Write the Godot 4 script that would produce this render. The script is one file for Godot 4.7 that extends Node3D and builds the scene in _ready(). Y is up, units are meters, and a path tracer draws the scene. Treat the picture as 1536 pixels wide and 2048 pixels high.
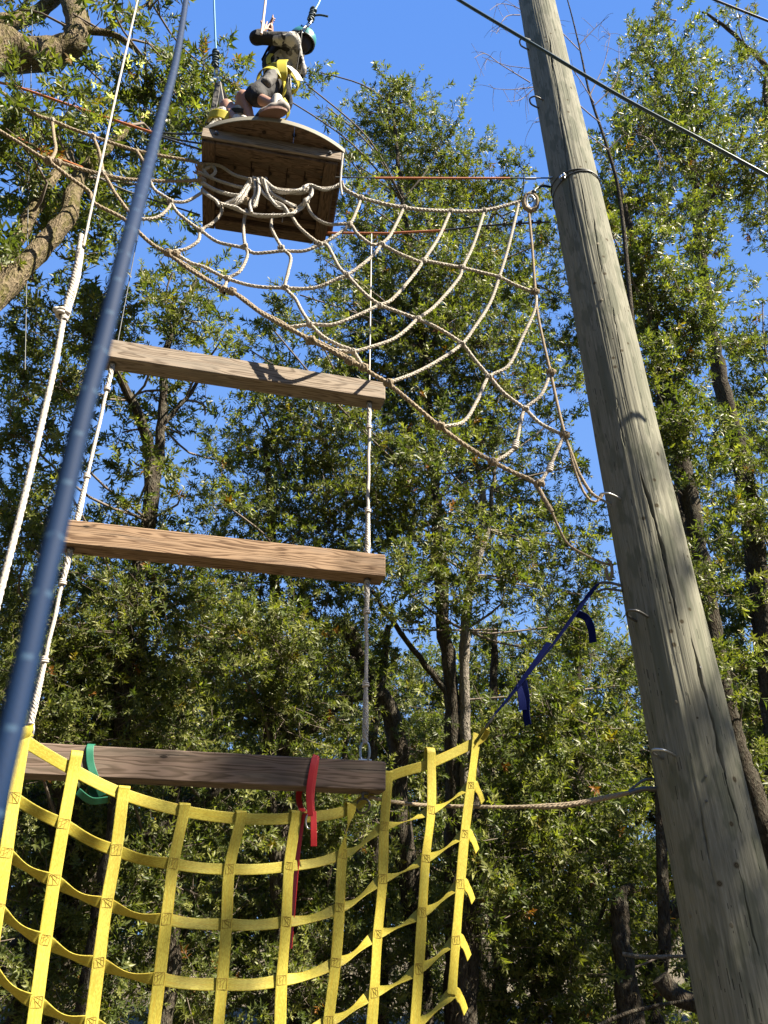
extends Node3D
# A ropes-course corner in a bay-laurel wood: platform, cargo net, giant ladder, webbing net, leaning view up a pole.

const EYE := Vector3(0, 1.6, 0)
const PITCH := 30.0
const FOCAL := 1538.0        # focal length of the photograph in its own pixels (1536 x 2048)
var sun_from := Vector3(0.602, 0.719, 0.347).normalized()

var rng := RandomNumberGenerator.new()
var mats := {}

# ------------------------------------------------------------------ where a thing seen at (x, y) of the photograph stands
func at(x: float, y: float, ahead: float) -> Vector3:
	var u := (x - 768.0) / FOCAL
	var v := (1024.0 - y) / FOCAL
	var c := cos(deg_to_rad(PITCH))
	var s := sin(deg_to_rad(PITCH))
	var fw := c - v * s
	return EYE + Vector3(u, s + v * c, -fw) * (ahead / fw)

func depth_of(p: Vector3) -> float:
	var d := p - EYE
	return d.dot(Vector3(0, sin(deg_to_rad(PITCH)), -cos(deg_to_rad(PITCH))))

func line(a: Array, ahead: float) -> PackedVector3Array:      # [[x, y], [x, y, ahead], ...]
	var out := PackedVector3Array()
	for p in a:
		out.append(at(p[0], p[1], p[2] if p.size() > 2 else ahead))
	return out

func smooth(p: PackedVector3Array, step: float) -> PackedVector3Array:
	var out := PackedVector3Array()
	var n := p.size()
	for i in n - 1:
		var a := p[maxi(i - 1, 0)]
		var d := p[mini(i + 2, n - 1)]
		var k := maxi(1, int(ceil(p[i].distance_to(p[i + 1]) / step)))
		for j in k:
			out.append(p[i].cubic_interpolate(p[i + 1], a, d, float(j) / k))
	out.append(p[n - 1])
	return out

func smooth_radii(p: PackedVector3Array, w: Array, step: float) -> Array:      # one radius for each point that smooth() makes
	var out := []
	for i in p.size() - 1:
		var k := maxi(1, int(ceil(p[i].distance_to(p[i + 1]) / step)))
		for j in k:
			out.append(lerpf(w[i], w[i + 1], float(j) / k))
	out.append(w[p.size() - 1])
	return out

# ------------------------------------------------------------------ mesh builder
class Build:
	var v := PackedVector3Array()
	var n := PackedVector3Array()
	var uv := PackedVector2Array()
	var idx := PackedInt32Array()
	var bumps: FastNoiseLite = null      # unevenness of trunks
	var bump_size := 0.0

	func face(p: Array, inside: Vector3) -> void:            # a flat convex polygon whose front looks away from «inside»
		var nn: Vector3 = (p[1] - p[0]).cross(p[2] - p[0]).normalized()
		var q := p.duplicate()
		if nn.dot(p[0] - inside) < 0.0:
			nn = -nn
			q.reverse()
		q.reverse()
		var b := v.size()
		for w in q:
			v.append(w)
			n.append(nn)
			uv.append(Vector2(w.x + w.z, w.y))
		for i in range(1, q.size() - 1):
			idx.append_array([b, b + i, b + i + 1])

	func box(t: Transform3D, size: Vector3, bev: float) -> void:
		var h := size * 0.5
		var c := t.origin
		var g := func(sx: float, sy: float, sz: float, ax: int) -> Vector3:
			var w := Vector3(sx * h.x, sy * h.y, sz * h.z)
			for k in 3:
				if k != ax:
					w[k] -= sign(w[k]) * bev
			return t * w
		for ax in 3:
			var o1 := (ax + 1) % 3
			var o2 := (ax + 2) % 3
			for s in [-1.0, 1.0]:
				var f := []
				for e in [[-1.0, -1.0], [1.0, -1.0], [1.0, 1.0], [-1.0, 1.0]]:
					var k := Vector3.ZERO
					k[ax] = s
					k[o1] = e[0]
					k[o2] = e[1]
					f.append(g.call(k.x, k.y, k.z, ax))
				face(f, c)
			if bev > 0.0:
				for s1 in [-1.0, 1.0]:
					for s2 in [-1.0, 1.0]:
						var f := []
						for e in [[-1.0, o1], [1.0, o1], [1.0, o2], [-1.0, o2]]:
							var k := Vector3.ZERO
							k[ax] = e[0]
							k[o1] = s1
							k[o2] = s2
							var w: Vector3 = g.call(k.x, k.y, k.z, e[1])
							f.append(w)
						# pull the ends in so that edge strips meet the corner triangles
						face(f, c)
		if bev > 0.0:
			for sx in [-1.0, 1.0]:
				for sy in [-1.0, 1.0]:
					for sz in [-1.0, 1.0]:
						face([g.call(sx, sy, sz, 0), g.call(sx, sy, sz, 1), g.call(sx, sy, sz, 2)], c)

	func frames(p: PackedVector3Array) -> Array:             # [tangent, side] per point, carried along without twisting
		var out := []
		var side := Vector3.ZERO
		for i in p.size():
			var t := (p[mini(i + 1, p.size() - 1)] - p[maxi(i - 1, 0)]).normalized()
			if t == Vector3.ZERO:
				t = Vector3.UP
			if i == 0:
				side = t.cross(Vector3.UP if absf(t.y) < 0.9 else Vector3.RIGHT).normalized()
			else:
				side = (side - t * side.dot(t)).normalized()
			out.append([t, side])
		return out

	# a tube along p; lobes > 0 makes laid rope of that many strands with the given pitch
	func tube(p: PackedVector3Array, rad: Array, sides: int, lobes := 0, pitch := 0.1, depth := 0.2, caps := true) -> void:
		var fr := frames(p)
		var b := v.size()
		var run := 0.0
		var np := p.size()
		for i in np:
			if i > 0:
				run += p[i].distance_to(p[i - 1])
			var f := float(i) / maxf(1.0, np - 1)
			var r0: float = rad[0] if rad.size() == 1 else lerpf(rad[int(f * (rad.size() - 1))], rad[mini(int(f * (rad.size() - 1)) + 1, rad.size() - 1)], f * (rad.size() - 1) - int(f * (rad.size() - 1)))
			var t: Vector3 = fr[i][0]
			var s: Vector3 = fr[i][1]
			var w := t.cross(s)
			var tw := TAU * run / pitch
			for k in sides + 1:
				var a := TAU * k / sides
				var r := r0
				var dr := 0.0
				if lobes > 0:
					# round strands: |cos| profile
					var ph := 0.5 * lobes * (a - tw / lobes * lobes)
					r = r0 * (1.0 - depth + depth * absf(cos(ph)))
					dr = -r0 * depth * sin(ph) * signf(cos(ph)) * 0.5 * lobes
				var rd := s * cos(a) + w * sin(a)
				if bumps:
					r *= 1.0 + bump_size * bumps.get_noise_3dv(p[i] * 2.2 + rd * 0.7)
				var tg := w * cos(a) - s * sin(a)
				v.append(p[i] + rd * r)
				var nn := rd - tg * (dr / r) + t * (dr * TAU / pitch if lobes > 0 else 0.0)
				n.append(nn.normalized())
				uv.append(Vector2(float(k) / sides, run))
		var m := sides + 1
		for i in np - 1:
			for k in sides:
				var q := b + i * m + k
				idx.append_array([q, q + m, q + 1, q + 1, q + m, q + m + 1])
		if caps:
			for e in [0, np - 1]:
				var f := []
				for k in sides:
					f.append(v[b + e * m + k])
				face(f, p[e] + fr[e][0] * (1.0 if e == 0 else -1.0))

	# a strap along p: across[i] is its width direction, thick its thickness
	func strap(p: PackedVector3Array, across: PackedVector3Array, wide: Array, thick: float) -> void:
		var b := v.size()
		var run := 0.0
		var np := p.size()
		for i in np:
			if i > 0:
				run += p[i].distance_to(p[i - 1])
			var f := float(i) / maxf(1.0, np - 1) * (wide.size() - 1)
			var hw: float = lerpf(wide[int(f)], wide[mini(int(f) + 1, wide.size() - 1)], f - int(f)) * 0.5
			var t := (p[mini(i + 1, np - 1)] - p[maxi(i - 1, 0)]).normalized()
			var a := (across[i] - t * across[i].dot(t)).normalized()
			var nn := a.cross(t).normalized()
			var cs := [[-1.0, 1.0, -0.6], [-0.8, 1.15, 0.0], [0.8, 1.15, 0.0], [1.0, 1.0, 0.6], [1.0, -1.0, 0.6], [0.8, -1.15, 0.0], [-0.8, -1.15, 0.0], [-1.0, -1.0, -0.6], [-1.0, 1.0, -0.6]]
			for c in cs:
				v.append(p[i] + a * (hw * c[0]) + nn * (thick * 0.5 * c[1]))
				n.append((nn * signf(c[1]) + a * c[2]).normalized())
				uv.append(Vector2(c[0] * 0.5 + 0.5, run))
		for i in np - 1:
			for k in 8:
				var q := b + i * 9 + k
				idx.append_array([q, q + 9, q + 1, q + 1, q + 9, q + 10])
		for e in [0, np - 1]:
			var f := []
			for k in 8:
				f.append(v[b + e * 9 + k])
			face(f, p[e] - (p[e] - p[1 if e == 0 else np - 2]) )

	func grid(rows: Array, uvs: Array) -> void:               # rows of PackedVector3Array, normals from neighbours
		var b := v.size()
		var m: int = rows[0].size()
		for i in rows.size():
			for k in m:
				v.append(rows[i][k])
				uv.append(uvs[i][k])
				var du: Vector3 = rows[i][mini(k + 1, m - 1)] - rows[i][maxi(k - 1, 0)]
				var dv: Vector3 = rows[mini(i + 1, rows.size() - 1)][k] - rows[maxi(i - 1, 0)][k]
				n.append(dv.cross(du).normalized())
		for i in rows.size() - 1:
			for k in m - 1:
				var q := b + i * m + k
				idx.append_array([q, q + 1, q + m, q + 1, q + m + 1, q + m])

	func ball(c: Vector3, r: Vector3, basis := Basis(), seg := 12, rings := 8) -> void:
		var b := v.size()
		for i in rings + 1:
			var e := PI * i / rings
			for k in seg + 1:
				var a := TAU * k / seg
				var d := Vector3(sin(e) * cos(a), cos(e), sin(e) * sin(a))
				v.append(c + basis * (d * r))
				n.append((basis * (d / r)).normalized())
				uv.append(Vector2(float(k) / seg, float(i) / rings))
		for i in rings:
			for k in seg:
				var q := b + i * (seg + 1) + k
				idx.append_array([q, q + seg + 1, q + 1, q + 1, q + seg + 1, q + seg + 2])

	func mesh(m: Material) -> ArrayMesh:
		var a := []
		a.resize(Mesh.ARRAY_MAX)
		a[Mesh.ARRAY_VERTEX] = v
		a[Mesh.ARRAY_NORMAL] = n
		a[Mesh.ARRAY_TEX_UV] = uv
		a[Mesh.ARRAY_INDEX] = idx
		var out := ArrayMesh.new()
		out.add_surface_from_arrays(Mesh.PRIMITIVE_TRIANGLES, a)
		out.surface_set_material(0, m)
		return out

# ------------------------------------------------------------------ nodes
func thing(called: String, label: String, category: String, where := Vector3.ZERO, group := "") -> Node3D:
	var o := Node3D.new()
	o.name = called
	o.position = where
	o.set_meta("label", label)
	o.set_meta("category", category)
	if group:
		o.set_meta("group", group)
	add_child(o, true)
	return o

func put(called: String, b: Build, m: Material, parent: Node3D, where := Transform3D()) -> MeshInstance3D:
	var o := MeshInstance3D.new()
	o.name = called
	o.mesh = b.mesh(m)
	o.transform = where
	parent.add_child(o, true)
	return o

func share(called: String, mesh: Mesh, parent: Node3D, where: Transform3D) -> MeshInstance3D:
	var o := MeshInstance3D.new()
	o.name = called
	o.mesh = mesh
	o.transform = where
	parent.add_child(o, true)
	return o

func local(p: PackedVector3Array, o: Node3D) -> PackedVector3Array:
	var out := PackedVector3Array()
	for q in p:
		out.append(q - o.position)
	return out

# ------------------------------------------------------------------ materials
func lin(r: float, g: float, b: float) -> Color:
	return Color(r, g, b).linear_to_srgb()

func mat(c: Color, rough: float, metal := 0.0, spec := 0.5) -> StandardMaterial3D:
	var m := StandardMaterial3D.new()
	m.albedo_color = c
	m.roughness = rough
	m.metallic = metal
	m.metallic_specular = spec
	return m

func noise(kind: int, freq: float, sd: int, oct := 4) -> FastNoiseLite:
	var f := FastNoiseLite.new()
	f.noise_type = kind
	f.frequency = freq
	f.seed = sd
	f.fractal_octaves = oct
	return f

# a seamless picture: two linear colours mixed by noise stretched along one way, and its height
func streaks(w: int, h: int, fx: float, fy: float, sd: int, a: Color, b: Color, c: Color, contrast := 1.0, ring := 0.0) -> Array:
	var f := noise(FastNoiseLite.TYPE_SIMPLEX, 1.0, sd, 4)
	var g := noise(FastNoiseLite.TYPE_SIMPLEX, 1.0, sd + 7, 3)
	f.fractal_type = FastNoiseLite.FRACTAL_FBM
	var im := Image.create(w, h, false, Image.FORMAT_RGB8)
	var hi := Image.create(w, h, false, Image.FORMAT_RGB8)
	for y in h:
		for x in w:
			var ax := TAU * x / w
			var ay := TAU * y / h
			# points on two circles make the noise wrap
			var cx := cos(ax) * fx
			var sx := sin(ax) * fx
			var n1 := f.get_noise_3d(cx + 10.0, sx, ay / TAU * fy) 
			var n2 := f.get_noise_3d(cx + 10.0, sx, (ay / TAU - 1.0) * fy)
			var k := float(y) / h
			var n := lerpf(n1, n2, smoothstep(0.85, 1.0, k))
			var broad := g.get_noise_3d(cx * 0.6, sx * 0.6 + 5.0, sin(ay) * 0.8) 
			var t := 0.5 + n * contrast
			if ring > 0.0:
				var q := fposmod(k * ring + broad * 2.0 + n * 0.07, 1.0)
				t = 0.95 * smoothstep(0.0, 0.30, q) * (1.0 - 0.85 * smoothstep(0.5, 1.0, q)) + 0.04 + n * contrast * 0.3
			t = clampf(t, 0.0, 1.0)
			var col := a.lerp(b, t).lerp(c, clampf(broad * 1.2, 0.0, 0.7))
			im.set_pixel(x, y, col.linear_to_srgb())
			hi.set_pixel(x, y, Color(t, t, t))
	if ring > 0.0:
		var r := RandomNumberGenerator.new()
		r.seed = sd + 100
		for k in 9:                                           # drying splits along the grain
			var x := r.randi_range(0, w - 1)
			var y := r.randi_range(8, h - 9)
			var long := r.randi_range(w / 14, w / 4)
			for q in long:
				var wide := int(2.6 * sin(PI * q / long) + 0.6)
				for e in range(-wide, wide + 1):
					var yy := clampi(y + e + int(3.0 * sin(q * 0.03 + k)), 0, h - 1)
					im.set_pixel((x + q) % w, yy, im.get_pixel((x + q) % w, yy).darkened(0.6))
					hi.set_pixel((x + q) % w, yy, Color.BLACK)
		for k in 7:                                           # knots with their rings
			var cx := r.randi_range(14, w - 15)
			var cy := r.randi_range(34, h - 35)
			for dy in range(-30, 31):
				for dx in range(-9, 10):
					var q := sqrt(dx * dx / 14.0 + dy * dy / 220.0)
					if q < 1.9:
						var dk := 0.55 if q < 0.9 else 0.25 * (0.5 + 0.5 * cos(q * 16.0))
						im.set_pixel(cx + dx, cy + dy, im.get_pixel(cx + dx, cy + dy).darkened(dk * (1.0 - smoothstep(1.2, 1.9, q))))
	return [ImageTexture.create_from_image(im), ImageTexture.create_from_image(hi)]

func wood(pics: Array, scale: Vector3, relief: float, tint := Color.WHITE) -> StandardMaterial3D:
	var m := mat(tint, 0.85, 0.0, 0.3)
	m.albedo_texture = pics[0]
	m.heightmap_enabled = true
	m.heightmap_texture = pics[1]
	m.heightmap_scale = relief
	m.uv1_triplanar = true
	m.uv1_scale = scale
	m.uv1_triplanar_sharpness = 8.0
	return m

func _ready() -> void:
	rng.seed = 20
	var cam := Camera3D.new()
	cam.name = "camera"
	cam.position = EYE
	cam.rotation_degrees.x = PITCH
	cam.fov = rad_to_deg(2.0 * atan(1024.0 / FOCAL))
	cam.near = 0.05
	cam.far = 400.0
	var lens := CameraAttributesPhysical.new()
	lens.frustum_focal_length = 12.0 * FOCAL / 1024.0
	lens.frustum_focus_distance = 5.5
	lens.frustum_near = 0.05
	lens.frustum_far = 400.0
	lens.exposure_aperture = 6.5
	cam.attributes = lens
	add_child(cam)

	var sky := ProceduralSkyMaterial.new()
	sky.sky_top_color = lin(0.031, 0.081, 0.228)
	sky.sky_horizon_color = lin(0.088, 0.153, 0.265)
	sky.sky_curve = 0.5
	sky.ground_bottom_color = lin(0.05, 0.05, 0.03)
	sky.ground_horizon_color = lin(0.12, 0.12, 0.08)
	sky.energy_multiplier = 1.0
	var env := Environment.new()
	env.background_mode = Environment.BG_SKY
	env.sky = Sky.new()
	env.sky.sky_material = sky
	env.background_energy_multiplier = 1.0
	env.tonemap_mode = Environment.TONE_MAPPER_LINEAR
	env.tonemap_exposure = 4.0
	env.sdfgi_enabled = true
	env.ssao_enabled = true
	env.ssil_enabled = true
	var around := WorldEnvironment.new()
	around.name = "surroundings"
	around.environment = env
	add_child(around)

	var sun := DirectionalLight3D.new()
	sun.name = "sun"
	sun.light_color = Color(1.0, 0.95, 0.86)
	sun.light_energy = 1.6
	sun.light_angular_distance = 0.5
	sun.shadow_enabled = true
	add_child(sun)
	sun.look_at_from_position(sun_from * 50.0, Vector3.ZERO)

	make_materials()
	ground()
	pole()
	platform()
	ladder()
	cargo_net()
	webbing_net()
	straps()
	lines()
	trees()
	children_on_platform()

func make_materials() -> void:
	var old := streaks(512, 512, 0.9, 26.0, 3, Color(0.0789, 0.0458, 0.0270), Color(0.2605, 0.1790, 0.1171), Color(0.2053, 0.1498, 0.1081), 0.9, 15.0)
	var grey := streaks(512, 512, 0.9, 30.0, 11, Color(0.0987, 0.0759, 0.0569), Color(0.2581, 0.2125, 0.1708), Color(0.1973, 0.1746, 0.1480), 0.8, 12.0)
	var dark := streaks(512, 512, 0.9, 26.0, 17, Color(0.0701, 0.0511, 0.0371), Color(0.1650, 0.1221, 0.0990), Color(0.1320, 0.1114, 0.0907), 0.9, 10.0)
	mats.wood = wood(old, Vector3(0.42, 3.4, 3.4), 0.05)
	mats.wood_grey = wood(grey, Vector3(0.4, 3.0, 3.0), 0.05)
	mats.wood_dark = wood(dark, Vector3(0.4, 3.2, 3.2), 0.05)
	var brown := streaks(256, 256, 0.9, 22.0, 23, Color(0.0624, 0.0397, 0.0259), Color(0.1362, 0.0896, 0.0591), Color(0.1022, 0.0736, 0.0517), 0.9, 5.0)
	mats.frame_wood = wood(brown, Vector3(0.9, 3.0, 3.0), 0.08)
	# fibre of ropes: straw-coloured, mottled
	var fib := streaks(128, 256, 1.2, 30.0, 31, Color(0.2231, 0.1962, 0.1594), Color(0.4383, 0.4049, 0.3552), Color(0.3347, 0.3047, 0.2641), 0.8)
	mats.rope = mat(Color.WHITE, 0.9, 0.0, 0.2)
	mats.rope.albedo_texture = fib[0]
	mats.rope.uv1_scale = Vector3(2, 4, 1)
	mats.rope_white = mats.rope.duplicate()
	mats.rope_white.albedo_color = Color(1.08, 1.10, 1.14)
	mats.rope_old = mats.rope.duplicate()
	mats.rope_old.albedo_color = Color(0.86, 0.82, 0.76)
	mats.tape = mat(lin(0.4836, 0.4464, 0.4092), 0.7)
	mats.steel = mat(lin(0.45, 0.46, 0.47), 0.35, 1.0)
	mats.steel_dark = mat(lin(0.12, 0.12, 0.12), 0.45, 0.8)
	mats.cable = mat(lin(0.05, 0.055, 0.06), 0.5, 0.4)
	mats.cable_orange = mat(lin(0.3750, 0.1275, 0.0450), 0.45)
	mats.cable_green = mat(lin(0.035, 0.06, 0.065), 0.35, 0.2)
	var weave := streaks(128, 512, 1.4, 50.0, 41, Color(0.30, 0.245, 0.028), Color(0.47, 0.425, 0.070), Color(0.40, 0.285, 0.026), 0.9)
	mats.yellow = mat(Color.WHITE, 0.6, 0.0, 0.4)
	mats.yellow.albedo_texture = weave[0]
	mats.yellow.uv1_scale = Vector3(1, 1.1, 1)
	mats.yellow.backlight_enabled = true
	mats.yellow.backlight = Color(0.62, 0.62, 0.62)
	mats.thread = mat(lin(0.24, 0.165, 0.02), 0.8)
	mats.red = mat(lin(0.3900, 0.0112, 0.0150), 0.6)
	mats.green_strap = mat(lin(0.0112, 0.1275, 0.0750), 0.6)
	mats.blue_strap = mat(lin(0.003, 0.007, 0.060), 0.8, 0.0, 0.2)
	# climbing rope: woven sheath with pale flecks
	var im := Image.create(64, 256, false, Image.FORMAT_RGB8)
	var base := Color(0.0035, 0.0200, 0.0669).linear_to_srgb()
	var pale := Color(0.0890, 0.1424, 0.2006).linear_to_srgb()
	for y in 256:
		for x in 64:
			var shade := 0.8 + 0.4 * fposmod((x + y) / 8.0, 1.0) * fposmod((x - y) / 8.0 + 64.0, 1.0)
			var c := Color(base.r * shade, base.g * shade, base.b * shade)
			if fposmod(y, 64.0) < 5.0 and fposmod(x + (8.0 if y > 64 and y < 192 else 0.0), 16.0) > 6.0:
				c = c.lerp(pale, 0.45)
			im.set_pixel(x, y, c)
	mats.blue_rope = mat(Color.WHITE, 0.7, 0.0, 0.3)
	mats.blue_rope.albedo_texture = ImageTexture.create_from_image(im)
	mats.blue_rope.uv1_scale = Vector3(1, 9, 1)
	mats.cord_blue = mat(lin(0.0350, 0.1540, 0.2940), 0.5)
	mats.cord_cyan = mat(lin(0.1120, 0.3220, 0.3640), 0.5)
	mats.cord_pink = mat(lin(0.4620, 0.3640, 0.3220), 0.7)
	mats.knot_dark = mat(lin(0.02, 0.045, 0.06), 0.6)
	# bark
	var bk := noise(FastNoiseLite.TYPE_SIMPLEX, 0.02, 51, 5)
	bk.fractal_type = FastNoiseLite.FRACTAL_RIDGED
	var gi := bk.get_seamless_image(512, 512)
	gi.convert(Image.FORMAT_RGB8)
	mats.bark_height = ImageTexture.create_from_image(gi)
	mats.bark = bark(gi, Color(0.0158, 0.0130, 0.0101), Color(0.0828, 0.0698, 0.0547), Color(0.0864, 0.0828, 0.0648))
	mats.bark_pale = bark(gi, Color(0.0720, 0.0612, 0.0504), Color(0.2880, 0.2592, 0.2232), Color(0.1872, 0.1728, 0.1368))
	mats.bark_moss = bark(gi, Color(0.0432, 0.0360, 0.0216), Color(0.2160, 0.1728, 0.1152), Color(0.0792, 0.0756, 0.0202))
	mats.pole_knot = mat(lin(0.155, 0.14, 0.10), 0.9)
	mats.twig = mat(lin(0.13, 0.105, 0.085), 0.85)
	mats.twig_bare = mat(lin(0.16, 0.12, 0.10), 0.85)

func bark(gi: Image, a: Color, b: Color, c: Color) -> StandardMaterial3D:
	var f := noise(FastNoiseLite.TYPE_SIMPLEX, 0.012, 57, 3)
	var im := Image.create(512, 512, false, Image.FORMAT_RGB8)
	var patch := f.get_seamless_image(512, 512)
	for y in 512:
		for x in 512:
			var t := clampf(gi.get_pixel(x, y).r * 1.3 - 0.1, 0.0, 1.0)
			var q := smoothstep(0.52, 0.7, patch.get_pixel(x, y).r)
			im.set_pixel(x, y, a.lerp(b, t).lerp(c, q * 0.8).linear_to_srgb())
	var m := mat(Color.WHITE, 0.95, 0.0, 0.2)
	m.albedo_texture = ImageTexture.create_from_image(im)
	m.heightmap_enabled = true
	m.heightmap_texture = mats.bark_height
	m.heightmap_scale = 2.6
	m.uv1_triplanar = true
	m.uv1_world_triplanar = true
	m.uv1_scale = Vector3(2.6, 0.8, 2.6)
	return m

# ------------------------------------------------------------------ ground
func ground() -> void:
	var f := noise(FastNoiseLite.TYPE_SIMPLEX, 0.09, 61, 4)
	var b := Build.new()
	var rows := []
	var uvs := []
	for i in 81:
		var r := PackedVector3Array()
		var u := PackedVector2Array()
		for k in 81:
			var x := (k - 40) / 40.0
			var z := (i - 40) / 40.0
			x = signf(x) * pow(absf(x), 2.2) * 180.0
			z = signf(z) * pow(absf(z), 2.2) * 180.0
			var far := maxf(0.0, -z - 10.0)
			r.append(Vector3(x, f.get_noise_2d(x, z) * 0.3 - 0.05 + minf(far * 0.05, 3.0), z))
			u.append(Vector2(x, z))
		rows.append(r)
		uvs.append(u)
	b.grid(rows, uvs)
	var g := streaks(512, 512, 5.0, 12.0, 71, Color(0.0550, 0.0413, 0.0248), Color(0.1650, 0.1348, 0.0798), Color(0.0825, 0.0814, 0.0330), 1.2)
	var m := mat(Color.WHITE, 0.95)
	m.albedo_texture = g[0]
	m.heightmap_enabled = true
	m.heightmap_texture = g[1]
	m.heightmap_scale = 3.0
	m.uv1_scale = Vector3(0.5, 0.5, 1)
	var o := put("ground", b, m, self)
	o.set_meta("kind", "structure")
	o.set_meta("label", "dry leaf-strewn woodland ground under the trees")

# ------------------------------------------------------------------ pole
const POLE_AHEAD := 4.25
var pole_foot := Vector3.ZERO
var pole_lean := Vector3.ZERO
func pole_axis(h: float) -> Vector3:
	return pole_foot + pole_lean * (h - pole_foot.y)
func pole_radius(h: float) -> float:
	return lerpf(0.235, 0.172, clampf(h / 10.7, 0.0, 1.2))

# where the sight line through (x, y) meets the pole: [angle, height]
func on_pole(x: float, y: float) -> Vector2:
	var far := at(x, y, 3.0)
	var d := (far - EYE).normalized()
	var best := Vector2.ZERO
	var t := 2.0
	while t < 12.0:
		var p := EYE + d * t
		var a := pole_axis(p.y)
		if Vector2(p.x - a.x, p.z - a.z).length() < pole_radius(p.y):
			return Vector2(atan2(p.z - a.z, p.x - a.x), p.y)
		t += 0.004
	return best

func pole() -> void:
	var lo := at(1444, 1780, POLE_AHEAD)
	var hi := at(1072, 0, POLE_AHEAD)
	pole_lean = (hi - lo) / (hi.y - lo.y)
	pole_foot = lo - pole_lean * lo.y
	var o := thing("utility_pole", "tall weathered grey-green timber pole with long cracks and wire collars, right of the nets", "pole", pole_foot)
	var cracks := []
	for c in [[[[1276, 930], [1300, 1010], [1322, 1090], [1346, 1190], [1362, 1270]], 0.011, 0.030], [[[1378, 1260], [1400, 1350], [1424, 1440], [1452, 1560], [1490, 1690]], 0.010, 0.030],
			[[[1098, 70], [1102, 110], [1106, 150]], 0.016, 0.03], [[[1112, 160], [1122, 240], [1132, 310], [1143, 400], [1158, 480]], 0.006, 0.016], [[[1184, 420], [1196, 500], [1206, 560]], 0.005, 0.015],
			[[[1222, 600], [1236, 680], [1252, 760]], 0.005, 0.014], [[[1392, 1560], [1408, 1660], [1432, 1800]], 0.005, 0.014], [[[1340, 1500], [1352, 1600]], 0.004, 0.012], [[[1500, 1650], [1530, 1790]], 0.006, 0.016],
			[[[1230, 770], [1238, 840], [1256, 920]], 0.004, 0.013], [[[1470, 1700], [1500, 1840], [1530, 1960]], 0.006, 0.018], [[[1160, 350], [1170, 420], [1180, 470]], 0.004, 0.012]]:
		var p := PackedVector2Array()
		for q in c[0]:
			p.append(on_pole(q[0], q[1]))
		cracks.append([p, c[1], c[2]])
	var rough := noise(FastNoiseLite.TYPE_SIMPLEX, 1.0, 81, 4)
	var jag := noise(FastNoiseLite.TYPE_SIMPLEX, 9.0, 83, 2)
	var b := Build.new()
	var rows := []
	var uvs := []
	var top := 10.9
	var nh := 460
	var na := 300
	for i in nh + 1:
		var h := top * i / nh
		var r := PackedVector3Array()
		var u := PackedVector2Array()
		var a := pole_axis(h)
		var rr := pole_radius(h)
		var near := []
		for c in cracks:
			var p: PackedVector2Array = c[0]
			for k in p.size() - 1:
				if (h - p[k].y) * (h - p[k + 1].y) <= 0.0:
					var f := (h - p[k].y) / (p[k + 1].y - p[k].y)
					var ends := minf(absf(h - p[0].y), absf(h - p[p.size() - 1].y))
					near.append([lerpf(p[k].x, p[k + 1].x, f) + jag.get_noise_2d(h * 0.7, c[1] * 900.0) * 0.022, c[1] * smoothstep(0.0, 0.25, ends) * (0.75 + 0.6 * jag.get_noise_1d(h * 0.5)), c[2]])
		for k in na + 1:
			# more columns on the side towards the nets
			var s := float(k) / na
			var ang := PI * 0.5 + TAU * (s - 0.5) - 0.55 * sin(TAU * (s - 0.5))
			var q := rr + rough.get_noise_3d(cos(ang) * 0.9, h * 0.25, sin(ang) * 0.9) * 0.008 + rough.get_noise_3d(cos(ang) * 6.0, h * 0.5, sin(ang) * 6.0) * 0.0035
			for c in near:
				var d := absf(wrapf(ang - c[0], -PI, PI)) * rr
				q -= c[2] * clampf(1.0 - d / maxf(c[1], 0.0005), 0.0, 1.0) * (1.0 if c[1] > 0.001 else 0.0)
			r.append(a - pole_foot + Vector3(cos(ang) * q, 0, sin(ang) * q))
			u.append(Vector2(ang / TAU, h * 0.5))
		r.reverse()
		u.reverse()
		rows.append(r)
		uvs.append(u)
	b.grid(rows, uvs)
	var pic := pole_picture()
	var m := mat(Color.WHITE, 0.9, 0.0, 0.25)
	m.albedo_texture = pic[0]
	m.heightmap_enabled = true
	m.heightmap_texture = pic[1]
	m.heightmap_scale = 0.12
	put("shaft", b, m, o)
	# pole steps: bent staples
	for q in [[1046, 92, 2], [1064, 218, 2], [1231, 1003, 0], [1284, 1238, 1], [1338, 1515, 0], [1118, 215, 3], [1180, 640, 3]]:
		var w := on_pole(q[0], q[1])
		if q[2] == 2:
			w = on_pole(q[0] + 14.0, q[1])
			w.x = PI * 0.5 + 1.25
		if q[2] == 3:
			continue
		var a := pole_axis(w.y)
		var out := Vector3(cos(w.x), 0, sin(w.x))
		var side := Vector3(-sin(w.x), 0, cos(w.x))
		var r := pole_radius(w.y)
		var c := a + out * r - pole_foot
		var p := PackedVector3Array()
		for e in [[-1.0, -0.02], [-1.0, 0.045], [-0.8, 0.075], [0.0, 0.095], [0.8, 0.075], [1.0, 0.045], [1.0, -0.02]]:
			p.append(c + side * e[0] * 0.041 + out * e[1] * 1.14 + Vector3(0, e[1] * 0.28, 0))
		var s := Build.new()
		s.tube(smooth(p, 0.012), [0.0078], 8)
		put("step_staple", s, mats.steel if q[2] == 0 else mats.steel_dark, o)
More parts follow.
